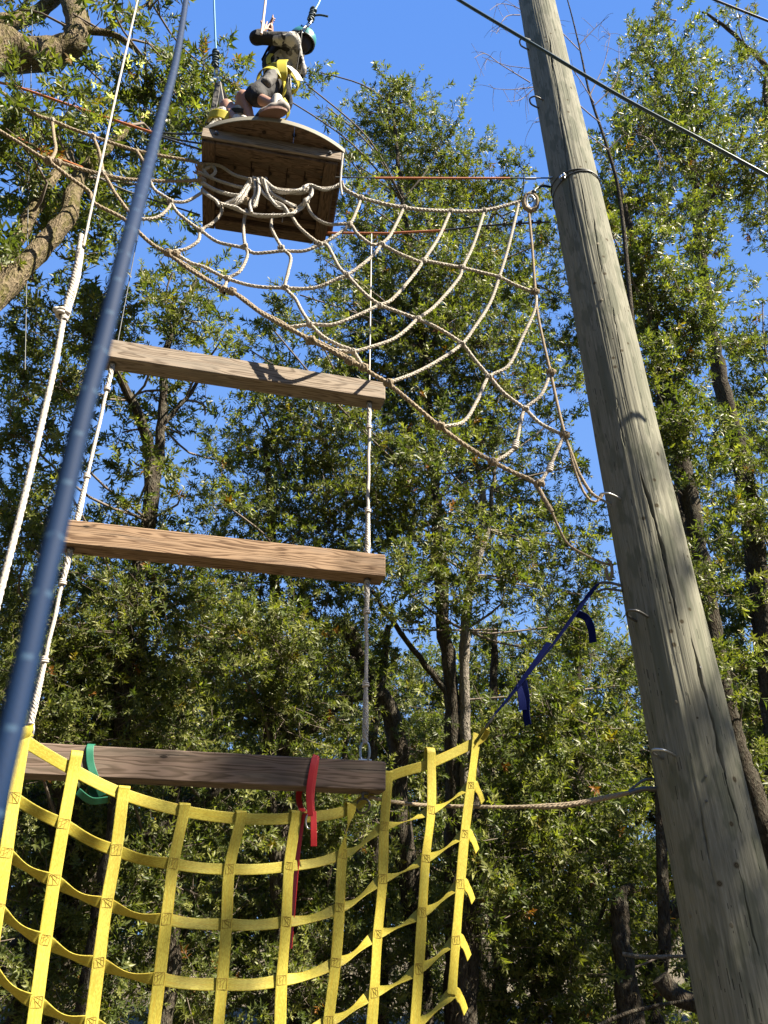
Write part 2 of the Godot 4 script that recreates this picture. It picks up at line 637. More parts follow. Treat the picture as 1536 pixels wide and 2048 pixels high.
	# knots in the timber
	for q in [[1196, 488], [1203, 600], [1331, 1075], [1352, 1405], [1380, 1830], [1108, 370], [1150, 560], [1290, 900], [1462, 1850], [1075, 180]]:
		var w := on_pole(q[0], q[1])
		var a := pole_axis(w.y)
		var out := Vector3(cos(w.x), 0, sin(w.x))
		var s := Build.new()
		s.ball(Vector3.ZERO, Vector3(0.011, 0.014, 0.0025), Basis(), 14, 8)
		var bs := Basis(Vector3.UP.cross(out).normalized(), Vector3.UP, out)
		put("timber_knot", s, mats.pole_knot, o, Transform3D(bs, a + out * (pole_radius(w.y) + 0.0005) - pole_foot))
	# bolt holes and nail heads
	for q in [[1412, 1552], [1413, 1602], [1400, 1335], [1318, 1020]]:
		var w := on_pole(q[0], q[1])
		var a := pole_axis(w.y)
		var out := Vector3(cos(w.x), 0, sin(w.x))
		var s := Build.new()
		s.tube(PackedVector3Array([out * -0.01, out * 0.005]), [0.0065], 8)
		put("bolt_head", s, mats.steel_dark, o, Transform3D(Basis(), a + out * pole_radius(w.y) - pole_foot))
	# wire collars round the pole where the cables end
	for q in [[1122, 352, 0.02], [1126, 362, -0.05], [1102, 392, 0.10], [1106, 402, 0.08]]:
		var w := on_pole(q[0], q[1])
		var p := PackedVector3Array()
		for k in 49:
			var ang := TAU * k / 48.0
			var h: float = w.y + q[2] * sin(ang - w.x)
			p.append(pole_axis(h) + Vector3(cos(ang), 0, sin(ang)) * (pole_radius(h) + 0.007) - pole_foot)
		var s := Build.new()
		s.tube(p, [0.0055], 8, 0, 0.1, 0.2, false)
		put("wire_collar", s, mats.cable, o)
	var w2 := on_pole(1128, 357)
	var out2 := Vector3(cos(w2.x), 0, sin(w2.x))
	var c2 := Build.new()
	var bs2 := Basis(Vector3.UP.cross(out2).normalized(), Vector3.UP, out2)
	c2.box(Transform3D(bs2, out2 * 0.02), Vector3(0.055, 0.028, 0.03), 0.004)
	c2.tube(PackedVector3Array([bs2 * Vector3(-0.015, -0.03, 0.02), bs2 * Vector3(-0.015, 0.03, 0.02)]), [0.006], 8)
	c2.tube(PackedVector3Array([bs2 * Vector3(0.015, -0.03, 0.02), bs2 * Vector3(0.015, 0.03, 0.02)]), [0.006], 8)
	put("cable_clamp", c2, mats.steel, o, Transform3D(Basis(), pole_axis(w2.y) + out2 * pole_radius(w2.y) - pole_foot))

func pole_picture() -> Array:
	var w := 512
	var h := 1024
	var f := noise(FastNoiseLite.TYPE_SIMPLEX, 1.0, 91, 5)
	var g := noise(FastNoiseLite.TYPE_SIMPLEX, 1.0, 93, 4)
	var im := Image.create(w, h, false, Image.FORMAT_RGB8)
	var hi := Image.create(w, h, false, Image.FORMAT_RGB8)
	var dark := Color(0.0443, 0.0423, 0.0337)
	var mid := Color(0.1708, 0.1697, 0.1347)
	var pale := Color(0.2531, 0.2498, 0.2055)
	var stain := Color(0.0885, 0.0974, 0.0708)
	for y in h:
		var ay := TAU * y / h
		for x in w:
			var ax := TAU * x / w
			var n := f.get_noise_3d(cos(ax) * 14.0, sin(ax) * 14.0, 2.6 * sin(ay * 0.5)) 
			var fine := f.get_noise_3d(cos(ax) * 38.0, sin(ax) * 38.0 + 9.0, 4.0 * sin(ay * 0.5))
			var br := g.get_noise_3d(cos(ax) * 1.4, sin(ax) * 1.4, 2.0 * sin(ay * 0.5) + 3.0)
			var t := clampf(0.62 + n * 0.36 + fine * 0.36, 0.0, 1.0)
			var c := dark.lerp(mid, smoothstep(0.0, 0.6, t)).lerp(pale, smoothstep(0.6, 1.0, t) * 0.7)
			c = c.lerp(stain, smoothstep(0.05, 0.35, br) * 0.6)
			im.set_pixel(x, y, c.linear_to_srgb())
			hi.set_pixel(x, y, Color(t, t, t))
	# short drying checks and grown-in knots, as they mark the wood
	var r := RandomNumberGenerator.new()
	r.seed = 411
	for k in 240:
		var x := r.randi_range(0, w - 1)
		var y := r.randi_range(0, h - 40)
		var tall := r.randi_range(5, 34)
		for q in tall:
			var xx := (x + int(sin(q * 0.4 + k) * 0.7)) % w
			im.set_pixel(xx, y + q, im.get_pixel(xx, y + q).darkened(0.62))
			hi.set_pixel(xx, y + q, Color.BLACK)
	for k in 20:
		var cx := r.randi_range(8, w - 9)
		var cy := r.randi_range(12, h - 13)
		var s := r.randf_range(2.2, 5.5)
		for dy in range(-9, 10):
			for dx in range(-7, 8):
				var q := sqrt(dx * dx * 1.7 + dy * dy * 0.8) / s
				if q < 1.6:
					var ring := 0.5 + 0.5 * cos(q * 9.0)
					im.set_pixel(cx + dx, cy + dy, im.get_pixel(cx + dx, cy + dy).lerp(Color(0.30, 0.26, 0.19).lerp(Color(0.12, 0.10, 0.07), ring), 0.75 * (1.0 - smoothstep(0.8, 1.6, q))))
	return [ImageTexture.create_from_image(im), ImageTexture.create_from_image(hi)]

# ------------------------------------------------------------------ platform
var deck_y := 0.0
var plat := Transform3D()      # origin at the middle of the frame's underside, x along the front, z towards the viewer
func platform() -> void:
	var y0 := 5.4 + EYE.y
	var yaw := deg_to_rad(11.0)
	var xa := Vector3(cos(yaw), 0, -sin(yaw))
	var za := Vector3(sin(yaw), 0, cos(yaw))
	plat = Transform3D(Basis(xa, Vector3.UP, za), Vector3(-0.96, y0, -4.18))
	var o := thing("climbing_platform", "small round-topped timber platform slung high in the air, seen from below", "platform", plat.origin)
	o.basis = plat.basis
	var w := 1.05
	var d := 0.82
	var tall := 0.13
	var th := 0.10
	# frame: front and back beams between the side beams
	var b := Build.new()
	b.box(Transform3D(Basis(), Vector3(0, 0, 0)), Vector3(w - 2.0 * th - 0.006, tall, th), 0.006)
	put("front_beam", b, mats.frame_wood, o, Transform3D(Basis(), Vector3(0, tall * 0.5, d * 0.5 - th * 0.5)))
	put("back_beam", b, mats.frame_wood, o, Transform3D(Basis(), Vector3(0, tall * 0.5, -d * 0.5 + th * 0.5)))
	for s in [-1.0, 1.0]:
		var e := Build.new()
		e.box(Transform3D(), Vector3(d, tall + 0.004, th), 0.006)
		put("side_beam", e, mats.frame_wood, o, Transform3D(Basis(Vector3.UP, PI * 0.5), Vector3(s * (w * 0.5 - th * 0.5), tall * 0.5, 0)))
	# fascia board, weathered grey, with bolts
	var fb := Build.new()
	fb.box(Transform3D(), Vector3(w + 0.03, 0.105, 0.024), 0.004)
	put("fascia_board", fb, mats.wood_grey, o, Transform3D(Basis(), Vector3(0.01, tall - 0.05, d * 0.5 + 0.014)))
	for x in [-0.42, 0.46]:
		var bo := Build.new()
		bo.tube(PackedVector3Array([Vector3(0, 0, 0), Vector3(0, 0, 0.012)]), [0.017], 10)
		bo.tube(PackedVector3Array([Vector3(0, 0, 0.01), Vector3(0, 0, 0.022)]), [0.010], 6)
		put("bolt", bo, mats.steel_dark, o, Transform3D(Basis(), Vector3(x, tall - 0.05, d * 0.5 + 0.026)))
	# inner joists and cross planks under the deck
	for k in 6:
		var p := Build.new()
		p.box(Transform3D(), Vector3(0.136, 0.022, d - 2.0 * th - 0.02), 0.003)
		if k != 0:
			put("ceiling_plank", p, mats.frame_wood, o, Transform3D(Basis(), Vector3(-0.36 + k * 0.143, tall - 0.013 - 0.003 * (k % 2), 0)))
	var j := Build.new()
	j.box(Transform3D(), Vector3(w - 2.0 * th - 0.01, 0.05, 0.045), 0.004)
	put("joist", j, mats.frame_wood, o, Transform3D(Basis(), Vector3(0, tall * 0.5 - 0.03, -0.24)))
	put("joist", j, mats.frame_wood, o, Transform3D(Basis(), Vector3(0, tall * 0.5 - 0.01, 0.30)))
	# round deck of boards
	deck_y = y0 + tall + 0.042
	var front := func(x: float) -> float:
		return 0.582 - (0.98 - sqrt(0.98 * 0.98 - (x - 0.04) * (x - 0.04)))
	for k in 8:
		var x0 := -0.515 + k * 1.09 / 8.0
		var x1 := x0 + 1.09 / 8.0 - 0.0006
		var poly := []
		for q in 7:
			var x := lerpf(x0, x1, q / 6.0)
			poly.append(Vector2(x, front.call(x)))
		poly.append(Vector2(x1, -0.415))
		poly.append(Vector2(x0, -0.415))
		var bd := Build.new()
		var jig := rng.randf_range(-0.001, 0.0015)
		var ya := tall + 0.004 + jig
		var yb := tall + 0.042 + jig
		var up := []
		var dn := []
		for q in poly:
			up.append(Vector3(q.x, yb, q.y))
			dn.append(Vector3(q.x, ya, q.y))
		var mid := Vector3((x0 + x1) * 0.5, (ya + yb) * 0.5, 0)
		bd.face(up, mid)
		bd.face(dn, mid)
		for q in poly.size():
			var q2 := (q + 1) % poly.size()
			bd.face([up[q], up[q2], dn[q2], dn[q]], mid)
		put("deck_board", bd, mats.frame_wood, o)
	# pale weathered strip along the bowed front edge
	var rim := Build.new()
	var rp := PackedVector3Array()
	var ac := PackedVector3Array()
	for k in 41:
		var x := lerpf(-0.515, 0.575, k / 40.0)
		rp.append(Vector3(x, tall + 0.026, front.call(x) + 0.004))
		ac.append(Vector3.UP)
	rp.append(Vector3(0.581, tall + 0.026, 0.2))
	ac.append(Vector3.UP)
	rp.append(Vector3(0.581, tall + 0.026, -0.41))
	ac.append(Vector3.UP)
	rim.strap(rp, ac, [0.044], 0.006)
	put("rim_band", rim, mat(lin(0.20, 0.19, 0.155), 0.8), o)
	# cords dangling through the planks
	for q in [[0.14, -0.06, 0.33], [0.30, 0.36, 0.13], [-0.28, 0.40, 0.10]]:
		var c := Build.new()
		c.tube(PackedVector3Array([Vector3(q[0], tall, q[1]), Vector3(q[0] + 0.005, tall - q[2] * 0.5, q[1]), Vector3(q[0], tall - q[2], q[1])]), [0.003], 6)
		put("dangling_cord", c, mats.tape, o)
	# side tie rope hanging at the right corner
	var tr := Build.new()
	tr.tube(smooth(local_to(plat, line([[686, 307, 3.78], [683, 335, 3.80], [681, 365, 3.82], [684, 390, 3.84]], 3.8)), 0.02), [0.009], 8, 3, 0.05)
	put("tie_rope", tr, mats.rope_white, o)

func local_to(t: Transform3D, p: PackedVector3Array) -> PackedVector3Array:
	var inv := t.affine_inverse()
	var out := PackedVector3Array()
	for q in p:
		out.append(inv * q)
	return out

# ------------------------------------------------------------------ giant ladder
func ladder_frame() -> Transform3D:
	var yaw := deg_to_rad(13.8)
	return Transform3D(Basis(Vector3(cos(yaw), 0, -sin(yaw)), Vector3.UP, Vector3(sin(yaw), 0, cos(yaw))), Vector3(0.01, 0, -4.15))   # front face, right-hand ends

func ladder() -> void:
	var f := ladder_frame()
	var o := thing("giant_ladder", "hanging rope ladder of three heavy timber beams, the lowest behind the yellow net", "rope ladder", f.origin)
	o.basis = f.basis
	var long := 1.85
	var tops := [2.485, 3.70, 5.03]
	var names := ["dark brown lowest beam with swirling grain", "warm brown middle beam in full sun", "grey top beam striped by net shadows"]
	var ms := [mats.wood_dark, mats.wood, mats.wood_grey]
	for k in 3:
		var b := Build.new()
		b.box(Transform3D(), Vector3(long, 0.148, 0.135), 0.006)
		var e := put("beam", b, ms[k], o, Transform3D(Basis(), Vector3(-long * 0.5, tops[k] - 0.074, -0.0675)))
		e.set_meta("label", names[k])
		for x in [-long + 0.07, -0.10]:
			var eye := Build.new()
			eye.tube(PackedVector3Array([Vector3(0, 0.0, 0), Vector3(0, 0.008, 0)]), [0.022], 12)
			eye.tube(PackedVector3Array([Vector3(0, 0.008, 0), Vector3(0, 0.02, 0)]), [0.012], 6)
			put("washer", eye, mats.steel_dark, o, Transform3D(Basis(), Vector3(x, tops[k] - 0.148 - 0.012, -0.058)))
	# side ropes between the beams, spliced at their ends
	for s in 2:
		var x := -long + 0.07 if s == 0 else -0.10
		for k in 2:
			var a := Vector3(x, tops[k], -0.058)
			var c := Vector3(x, tops[k + 1] - 0.148, -0.058)
			rope_piece(o, a, c, 0.0112, k == 0)
		# up to the anchors overhead
		var t := Build.new()
		var head := Vector3(x, tops[2], -0.058)
		var up: Vector3 = f.affine_inverse() * (at(743, 468, 4.43) if s == 1 else at(290, 394, 4.08))
		t.tube(PackedVector3Array([head, head.lerp(up, 0.5), up]), [0.0052 if s == 1 else 0.004], 6)
		put("support_cable", t, mats.tape if s == 1 else mats.cable, o)
	# eye bolt under the lowest beam
	var ring := Build.new()
	var rp := PackedVector3Array()
	for k in 17:
		rp.append(Vector3(sin(TAU * k / 16.0) * 0.03, -0.07 - cos(TAU * k / 16.0) * 0.035, 0.03 * sin(TAU * k / 16.0)))
	ring.tube(rp, [0.006], 8)
	ring.tube(PackedVector3Array([Vector3(0, 0, 0), Vector3(0, -0.04, 0)]), [0.007], 8)
	put("eye_bolt", ring, mats.steel_dark, o, Transform3D(Basis(), Vector3(-0.11, tops[0] - 0.148, -0.05)))

func rope_piece(o: Node3D, a: Vector3, c: Vector3, r: float, shackled: bool) -> void:
	var p := PackedVector3Array([a + Vector3(0, 0.1 if shackled else 0.0, 0)])
	for k in range(1, 8):
		p.append(a.lerp(c, k / 8.0) + Vector3(rng.randf_range(-0.004, 0.004), 0, rng.randf_range(-0.004, 0.004)))
	p.append(c)
	var b := Build.new()
	b.tube(smooth(p, 0.012), [r * 1.05], 15, 3, r * 6.2, 0.34)
	put("side_rope", b, mats.rope_white, o)
	# splices are thicker and rougher
	for e in [[c, a, 0.22], [a, c, 0.34]]:
		var d: Vector3 = (e[1] - e[0]).normalized()
		var q := PackedVector3Array()
		var start: Vector3 = e[0] + d * (0.10 if shackled and e[0] == a else 0.0)
		for k in 12:
			q.append(start + d * (e[2] * k / 11.0))
		var s := Build.new()
		s.tube(smooth(q, 0.010), [r * 1.5, r * 1.75, r * 1.55, r * 1.35, r * 1.05], 12, 4, r * 5.0, 0.34)
		put("splice", s, mats.rope_white, o)
		var kn := Build.new()
		coil(kn, start + d * e[2] * 0.95, d, r * 1.35, 0.006, 2.5)
		put("whipping", kn, mats.tape, o)
	if shackled:
		var s := Build.new()
		var p2 := PackedVector3Array()
		for k in 17:
			var t := TAU * k / 16.0
			p2.append(a + Vector3(sin(t) * 0.024, 0.055 + cos(t) * 0.055, 0.008 * sin(t)))
		s.tube(p2, [0.0065], 8)
		s.tube(PackedVector3Array([a + Vector3(-0.035, 0.012, 0), a + Vector3(0.035, 0.012, 0)]), [0.008], 8)
		put("shackle", s, mats.steel, o)

# turns of thin rope wound about an axis
func coil(b: Build, c: Vector3, axis: Vector3, r: float, thick: float, turns: float, lobes := 0) -> void:
	var s := axis.cross(Vector3.UP if absf(axis.y) < 0.9 else Vector3.RIGHT).normalized()
	var w := axis.cross(s)
	var p := PackedVector3Array()
	var n := int(turns * 14.0)
	for k in n + 1:
		var a := TAU * turns * k / n
		p.append(c + axis * (thick * 1.9 * turns * (float(k) / n - 0.5)) + (s * cos(a) + w * sin(a)) * r)
	b.tube(p, [thick], 8, lobes, thick * 6.6, 0.22)

# ------------------------------------------------------------------ rope cargo net
func net_ahead(x: float, y: float) -> float:
	# from the tree at the left over the platform's front to the pole, its lower edge hanging a little nearer
	var a := 3.45 + 0.42 * smoothstep(-50.0, 430.0, x) + 0.36 * smoothstep(660.0, 1060.0, x)
	return a - 0.00022 * maxf(0.0, y - 430.0)

func net_line(a: Array) -> PackedVector3Array:
	var out := PackedVector3Array()
	for p in a:
		out.append(at(p[0], p[1], p[2] if p.size() > 2 else net_ahead(p[0], p[1])))
	return out

func rope(o: Node3D, called: String, px: Array, r: float, m: Material, lobes := 3) -> void:
	var b := Build.new()
	b.tube(smooth(local(net_line(px), o), 0.0105), [r * 1.04], 15, lobes, r * 6.6, 0.36)
	put(called, b, m, o)

func knot(o: Node3D, x: float, y: float, r: float, m: Material, along := Vector3(1, -0.4, 0)) -> void:
	var c := at(x, y, net_ahead(x, y)) - o.position
	var b := Build.new()
	var d := (along + Vector3(rng.randf_range(-0.4, 0.4), rng.randf_range(-0.4, 0.4), rng.randf_range(-0.3, 0.3))).normalized()
	coil(b, c, d, r * 1.35, r * 0.85, 2.2, 3)
	coil(b, c + Vector3(0, 0, r * 0.4), d.cross(Vector3(0.2, 0.3, 1)).normalized(), r * 1.2, r * 0.8, 1.5, 3)
	put("knot", b, m, o)

func cargo_net() -> void:
	var o := thing("rope_cargo_net", "tan rope cargo net of wide meshes slung from the platform to the pole", "cargo net", at(700, 500, 3.8))
	var r := 0.0128
	var top := [[683, 362, 3.84], [690, 378], [722, 395], [765, 407], [808, 415], [850, 420], [900, 422], [935, 423], [967, 421], [1005, 413], [1040, 403]]
	rope(o, "top_rope", top, r * 1.15, mats.rope)
	var low := [[101, 325], [137, 353], [178, 383], [190, 407], [249, 439], [301, 486], [337, 508], [372, 534], [408, 557], [444, 576], [464, 583], [495, 606], [527, 629], [575, 655], [623, 681], [672, 706], [722, 733], [748, 750], [775, 766], [826, 808], [877, 851], [930, 890], [986, 924], [1027, 945], [1067, 964], [1089, 999], [1104, 1024]]
	rope(o, "bottom_rope", low, r * 1.15, mats.rope_old)
	rope(o, "bottom_rope", [[330, 506], [372, 530], [410, 556], [450, 580], [480, 592], [520, 622], [560, 643], [600, 668], [640, 685], [690, 712], [730, 738]], r, mats.rope_old)
	var rows := [
		[[612, 403], [625, 430], [655, 448], [699, 449], [715, 468], [743, 489], [763, 489], [796, 506], [838, 523], [848, 521], [885, 528], [923, 535], [960, 544], [998, 554], [1031, 570], [1067, 584]],
		[[581, 427], [599, 455], [638, 487], [654, 490], [678, 534], [694, 550], [729, 587], [761, 610], [800, 625], [835, 638], [877, 657], [923, 687], [950, 720], [979, 754], [1010, 788], [1049, 817], [1081, 847], [1122, 868]],
		[[547, 427], [543, 455], [563, 494], [581, 514], [576, 545], [571, 574], [591, 598], [603, 621], [622, 649], [646, 673], [676, 690], [706, 703], [730, 741]],
		[[492, 419], [487, 455], [490, 490], [495, 510], [480, 542], [456, 558], [448, 586]],
		[[442, 407], [442, 427], [424, 447], [402, 461], [396, 482], [372, 498], [349, 502], [337, 508]],
		[[341, 403], [355, 425], [380, 446], [402, 461], [436, 484], [488, 496], [507, 506], [535, 505], [565, 502], [607, 502], [638, 490], [666, 475], [699, 449], [714, 419], [722, 396]],
		[[349, 505], [380, 525], [408, 534], [452, 556], [507, 572], [569, 576], [627, 576], [674, 558], [694, 550], [718, 534], [747, 510], [763, 489], [782, 468], [808, 415]],
		[[575, 655], [622, 649], [666, 649], [719, 629], [757, 611], [785, 598], [828, 549], [846, 523], [877, 475], [901, 422]],
		[[670, 700], [706, 703], [745, 693], [785, 679], [812, 660], [835, 638], [870, 612], [916, 559], [926, 534], [947, 489], [969, 421]],
		[[778, 765], [828, 747], [877, 721], [923, 689], [947, 658], [979, 608], [998, 556], [1018, 489], [1037, 408]],
		[[880, 853], [926, 844], [954, 802], [977, 755], [1017, 731], [1046, 672], [1070, 619], [1072, 586]],
		[[988, 924], [1015, 908], [1031, 890], [1040, 850], [1050, 818], [1082, 790], [1102, 742]],
		[[1080, 965], [1098, 937], [1112, 905], [1128, 872]],
		[[341, 403], [372, 403], [404, 385]],
		[[300, 360], [310, 380], [341, 403], [330, 424], [310, 436], [282, 438]]]
	for s in rows:
		rope(o, "net_rope", s, r, mats.rope)
	rope(o, "side_rope", [[1058, 428], [1064, 490], [1069, 560], [1075, 625], [1087, 685], [1101, 745], [1115, 810], [1130, 870], [1146, 915], [1160, 950], [1182, 985], [1204, 1000]], r * 0.85, mats.rope_old)
	rope(o, "side_rope", [[1134, 880], [1150, 940], [1168, 985], [1188, 1004], [1206, 990]], r * 0.7, mats.rope_old)
	# left arms towards the big tree
	for s in [[[-40, 150], [0, 182], [68, 227], [104, 241], [145, 258], [186, 273], [230, 288], [273, 301], [330, 313], [383, 322], [408, 330]],
			[[-40, 235], [0, 262], [36, 284], [90, 318], [120, 325], [160, 337], [197, 347], [245, 357], [295, 361], [345, 362], [391, 361], [405, 362]],
			[[104, 241], [108, 275], [111, 300], [100, 324]], [[186, 273], [197, 300], [202, 322], [206, 346]], [[206, 344], [222, 372], [234, 392], [262, 430], [275, 452]],
			[[273, 301], [290, 330], [300, 360]]]:
		rope(o, "left_rope", s, r * 1.05, mats.rope_old)
	# the bundle of slack rope gathered on the platform's front
	for s in [[[402, 328], [440, 330], [468, 347], [492, 356], [522, 362]], [[398, 345], [440, 362], [490, 374], [527, 366]], [[402, 368], [440, 386], [478, 390], [500, 372], [503, 358]],
			[[534, 368], [560, 377], [598, 380], [614, 374], [650, 376], [684, 370]], [[536, 376], [565, 383], [598, 386], [616, 381]], [[516, 355], [522, 378], [542, 398], [562, 412], [580, 427]],
			[[524, 357], [534, 384], [558, 406], [577, 422]], [[530, 358], [544, 388], [574, 404], [592, 413]], [[506, 356], [509, 384], [506, 405], [500, 422]], [[512, 356], [516, 386], [510, 412]],
			[[498, 362], [480, 392], [456, 404], [442, 408]], [[503, 370], [486, 400], [462, 408]], [[442, 407], [468, 416], [494, 426], [522, 431], [556, 430], [584, 427]],
			[[583, 426], [600, 413], [612, 403], [621, 392], [622, 372], [617, 378]], [[404, 380], [420, 393], [434, 404], [442, 408]], [[405, 340], [418, 352], [432, 345], [425, 333], [410, 336]]]:
		var p := []
		for q in s:
			p.append([q[0] + rng.randf_range(-2.0, 2.0), q[1] + rng.randf_range(-2.0, 2.0), net_ahead(q[0], q[1]) - rng.randf_range(0.0, 0.035)])
		rope(o, "slack_rope", p, r * 1.02, mats.rope)
		if s[0][0] > 500 or s[0][1] > 360:
			var p2 := []
			for q in p:
				p2.append([q[0] + rng.randf_range(-5.0, 5.0), q[1] + rng.randf_range(-4.0, 6.0), q[2] - rng.randf_range(0.01, 0.04)])
			rope(o, "slack_rope", p2, r * 0.95, mats.rope_white, 4)
	for q in [[612, 403], [699, 449], [763, 489], [847, 522], [924, 535], [998, 555], [638, 488], [694, 550], [759, 611], [836, 638], [923, 688], [978, 754], [1050, 818], [563, 496], [571, 575], [622, 650], [706, 703],
			[490, 493], [456, 558], [402, 461], [341, 403], [722, 396], [808, 415], [901, 422], [969, 421], [104, 241], [186, 273], [205, 346]]:
		knot(o, q[0], q[1], r * 0.85, mats.rope)
	for q in [[464, 583], [448, 580], [700, 722], [727, 735], [880, 852], [778, 766], [337, 506], [352, 508], [986, 924], [1078, 968], [1070, 584], [1103, 745], [1130, 870], [98, 322], [116, 326], [623, 681], [404, 332], [404, 362], [582, 425], [612, 378], [522, 362], [507, 372], [493, 402]]:
		knot(o, q[0], q[1], r * 1.1, mats.rope_old)
	for q in [[1031, 890], [1100, 936]]:
		var b := Build.new()
		var c := at(q[0], q[1], net_ahead(q[0], q[1])) - o.position
		coil(b, c, Vector3(0.3, 1, 0).normalized(), r * 1.2, 0.008, 4.0)
		put("tape_whipping", b, mats.tape, o)
	# thimble and ring at the pole corner
	var ring := Build.new()
	var p := PackedVector3Array()
	var c := at(1061, 405, net_ahead(1061, 405)) - o.position
	for k in 25:
		var a := TAU * k / 24.0
		p.append(c + Vector3(cos(a) * 0.055, sin(a) * 0.075, sin(a) * 0.02))
	ring.tube(p, [0.022], 12, 3, 0.14, 0.25, false)
	put("corner_loop", ring, mats.rope_old, o)
	var th := Build.new()
	p.clear()
	for k in 25:
		var a := TAU * k / 24.0
		p.append(c + Vector3(cos(a) * 0.034, sin(a) * 0.052, sin(a) * 0.02 + 0.005))
	th.tube(p, [0.011], 10, 0, 0.1, 0.2, false)
	put("steel_thimble", th, mats.steel, o)
	var sh := Build.new()
	sh.tube(smooth(local(line([[1063, 392, 4.210], [1070, 380, 4.210], [1084, 372, 4.230], [1100, 374, 4.290]], 3.7), o), 0.01), [0.011], 8)
	sh.ball(local(line([[1068, 384]], 4.20), o)[0], Vector3(0.02, 0.02, 0.02))
	put("shackle", sh, mats.cable, o)

# ------------------------------------------------------------------ yellow webbing net
const STRAP_WIDE := 0.052
func web_ahead(i: float) -> float:
	return 3.50 + 0.112 * minf(i, 7.0) + 0.035 * maxf(0.0, i - 7.0)

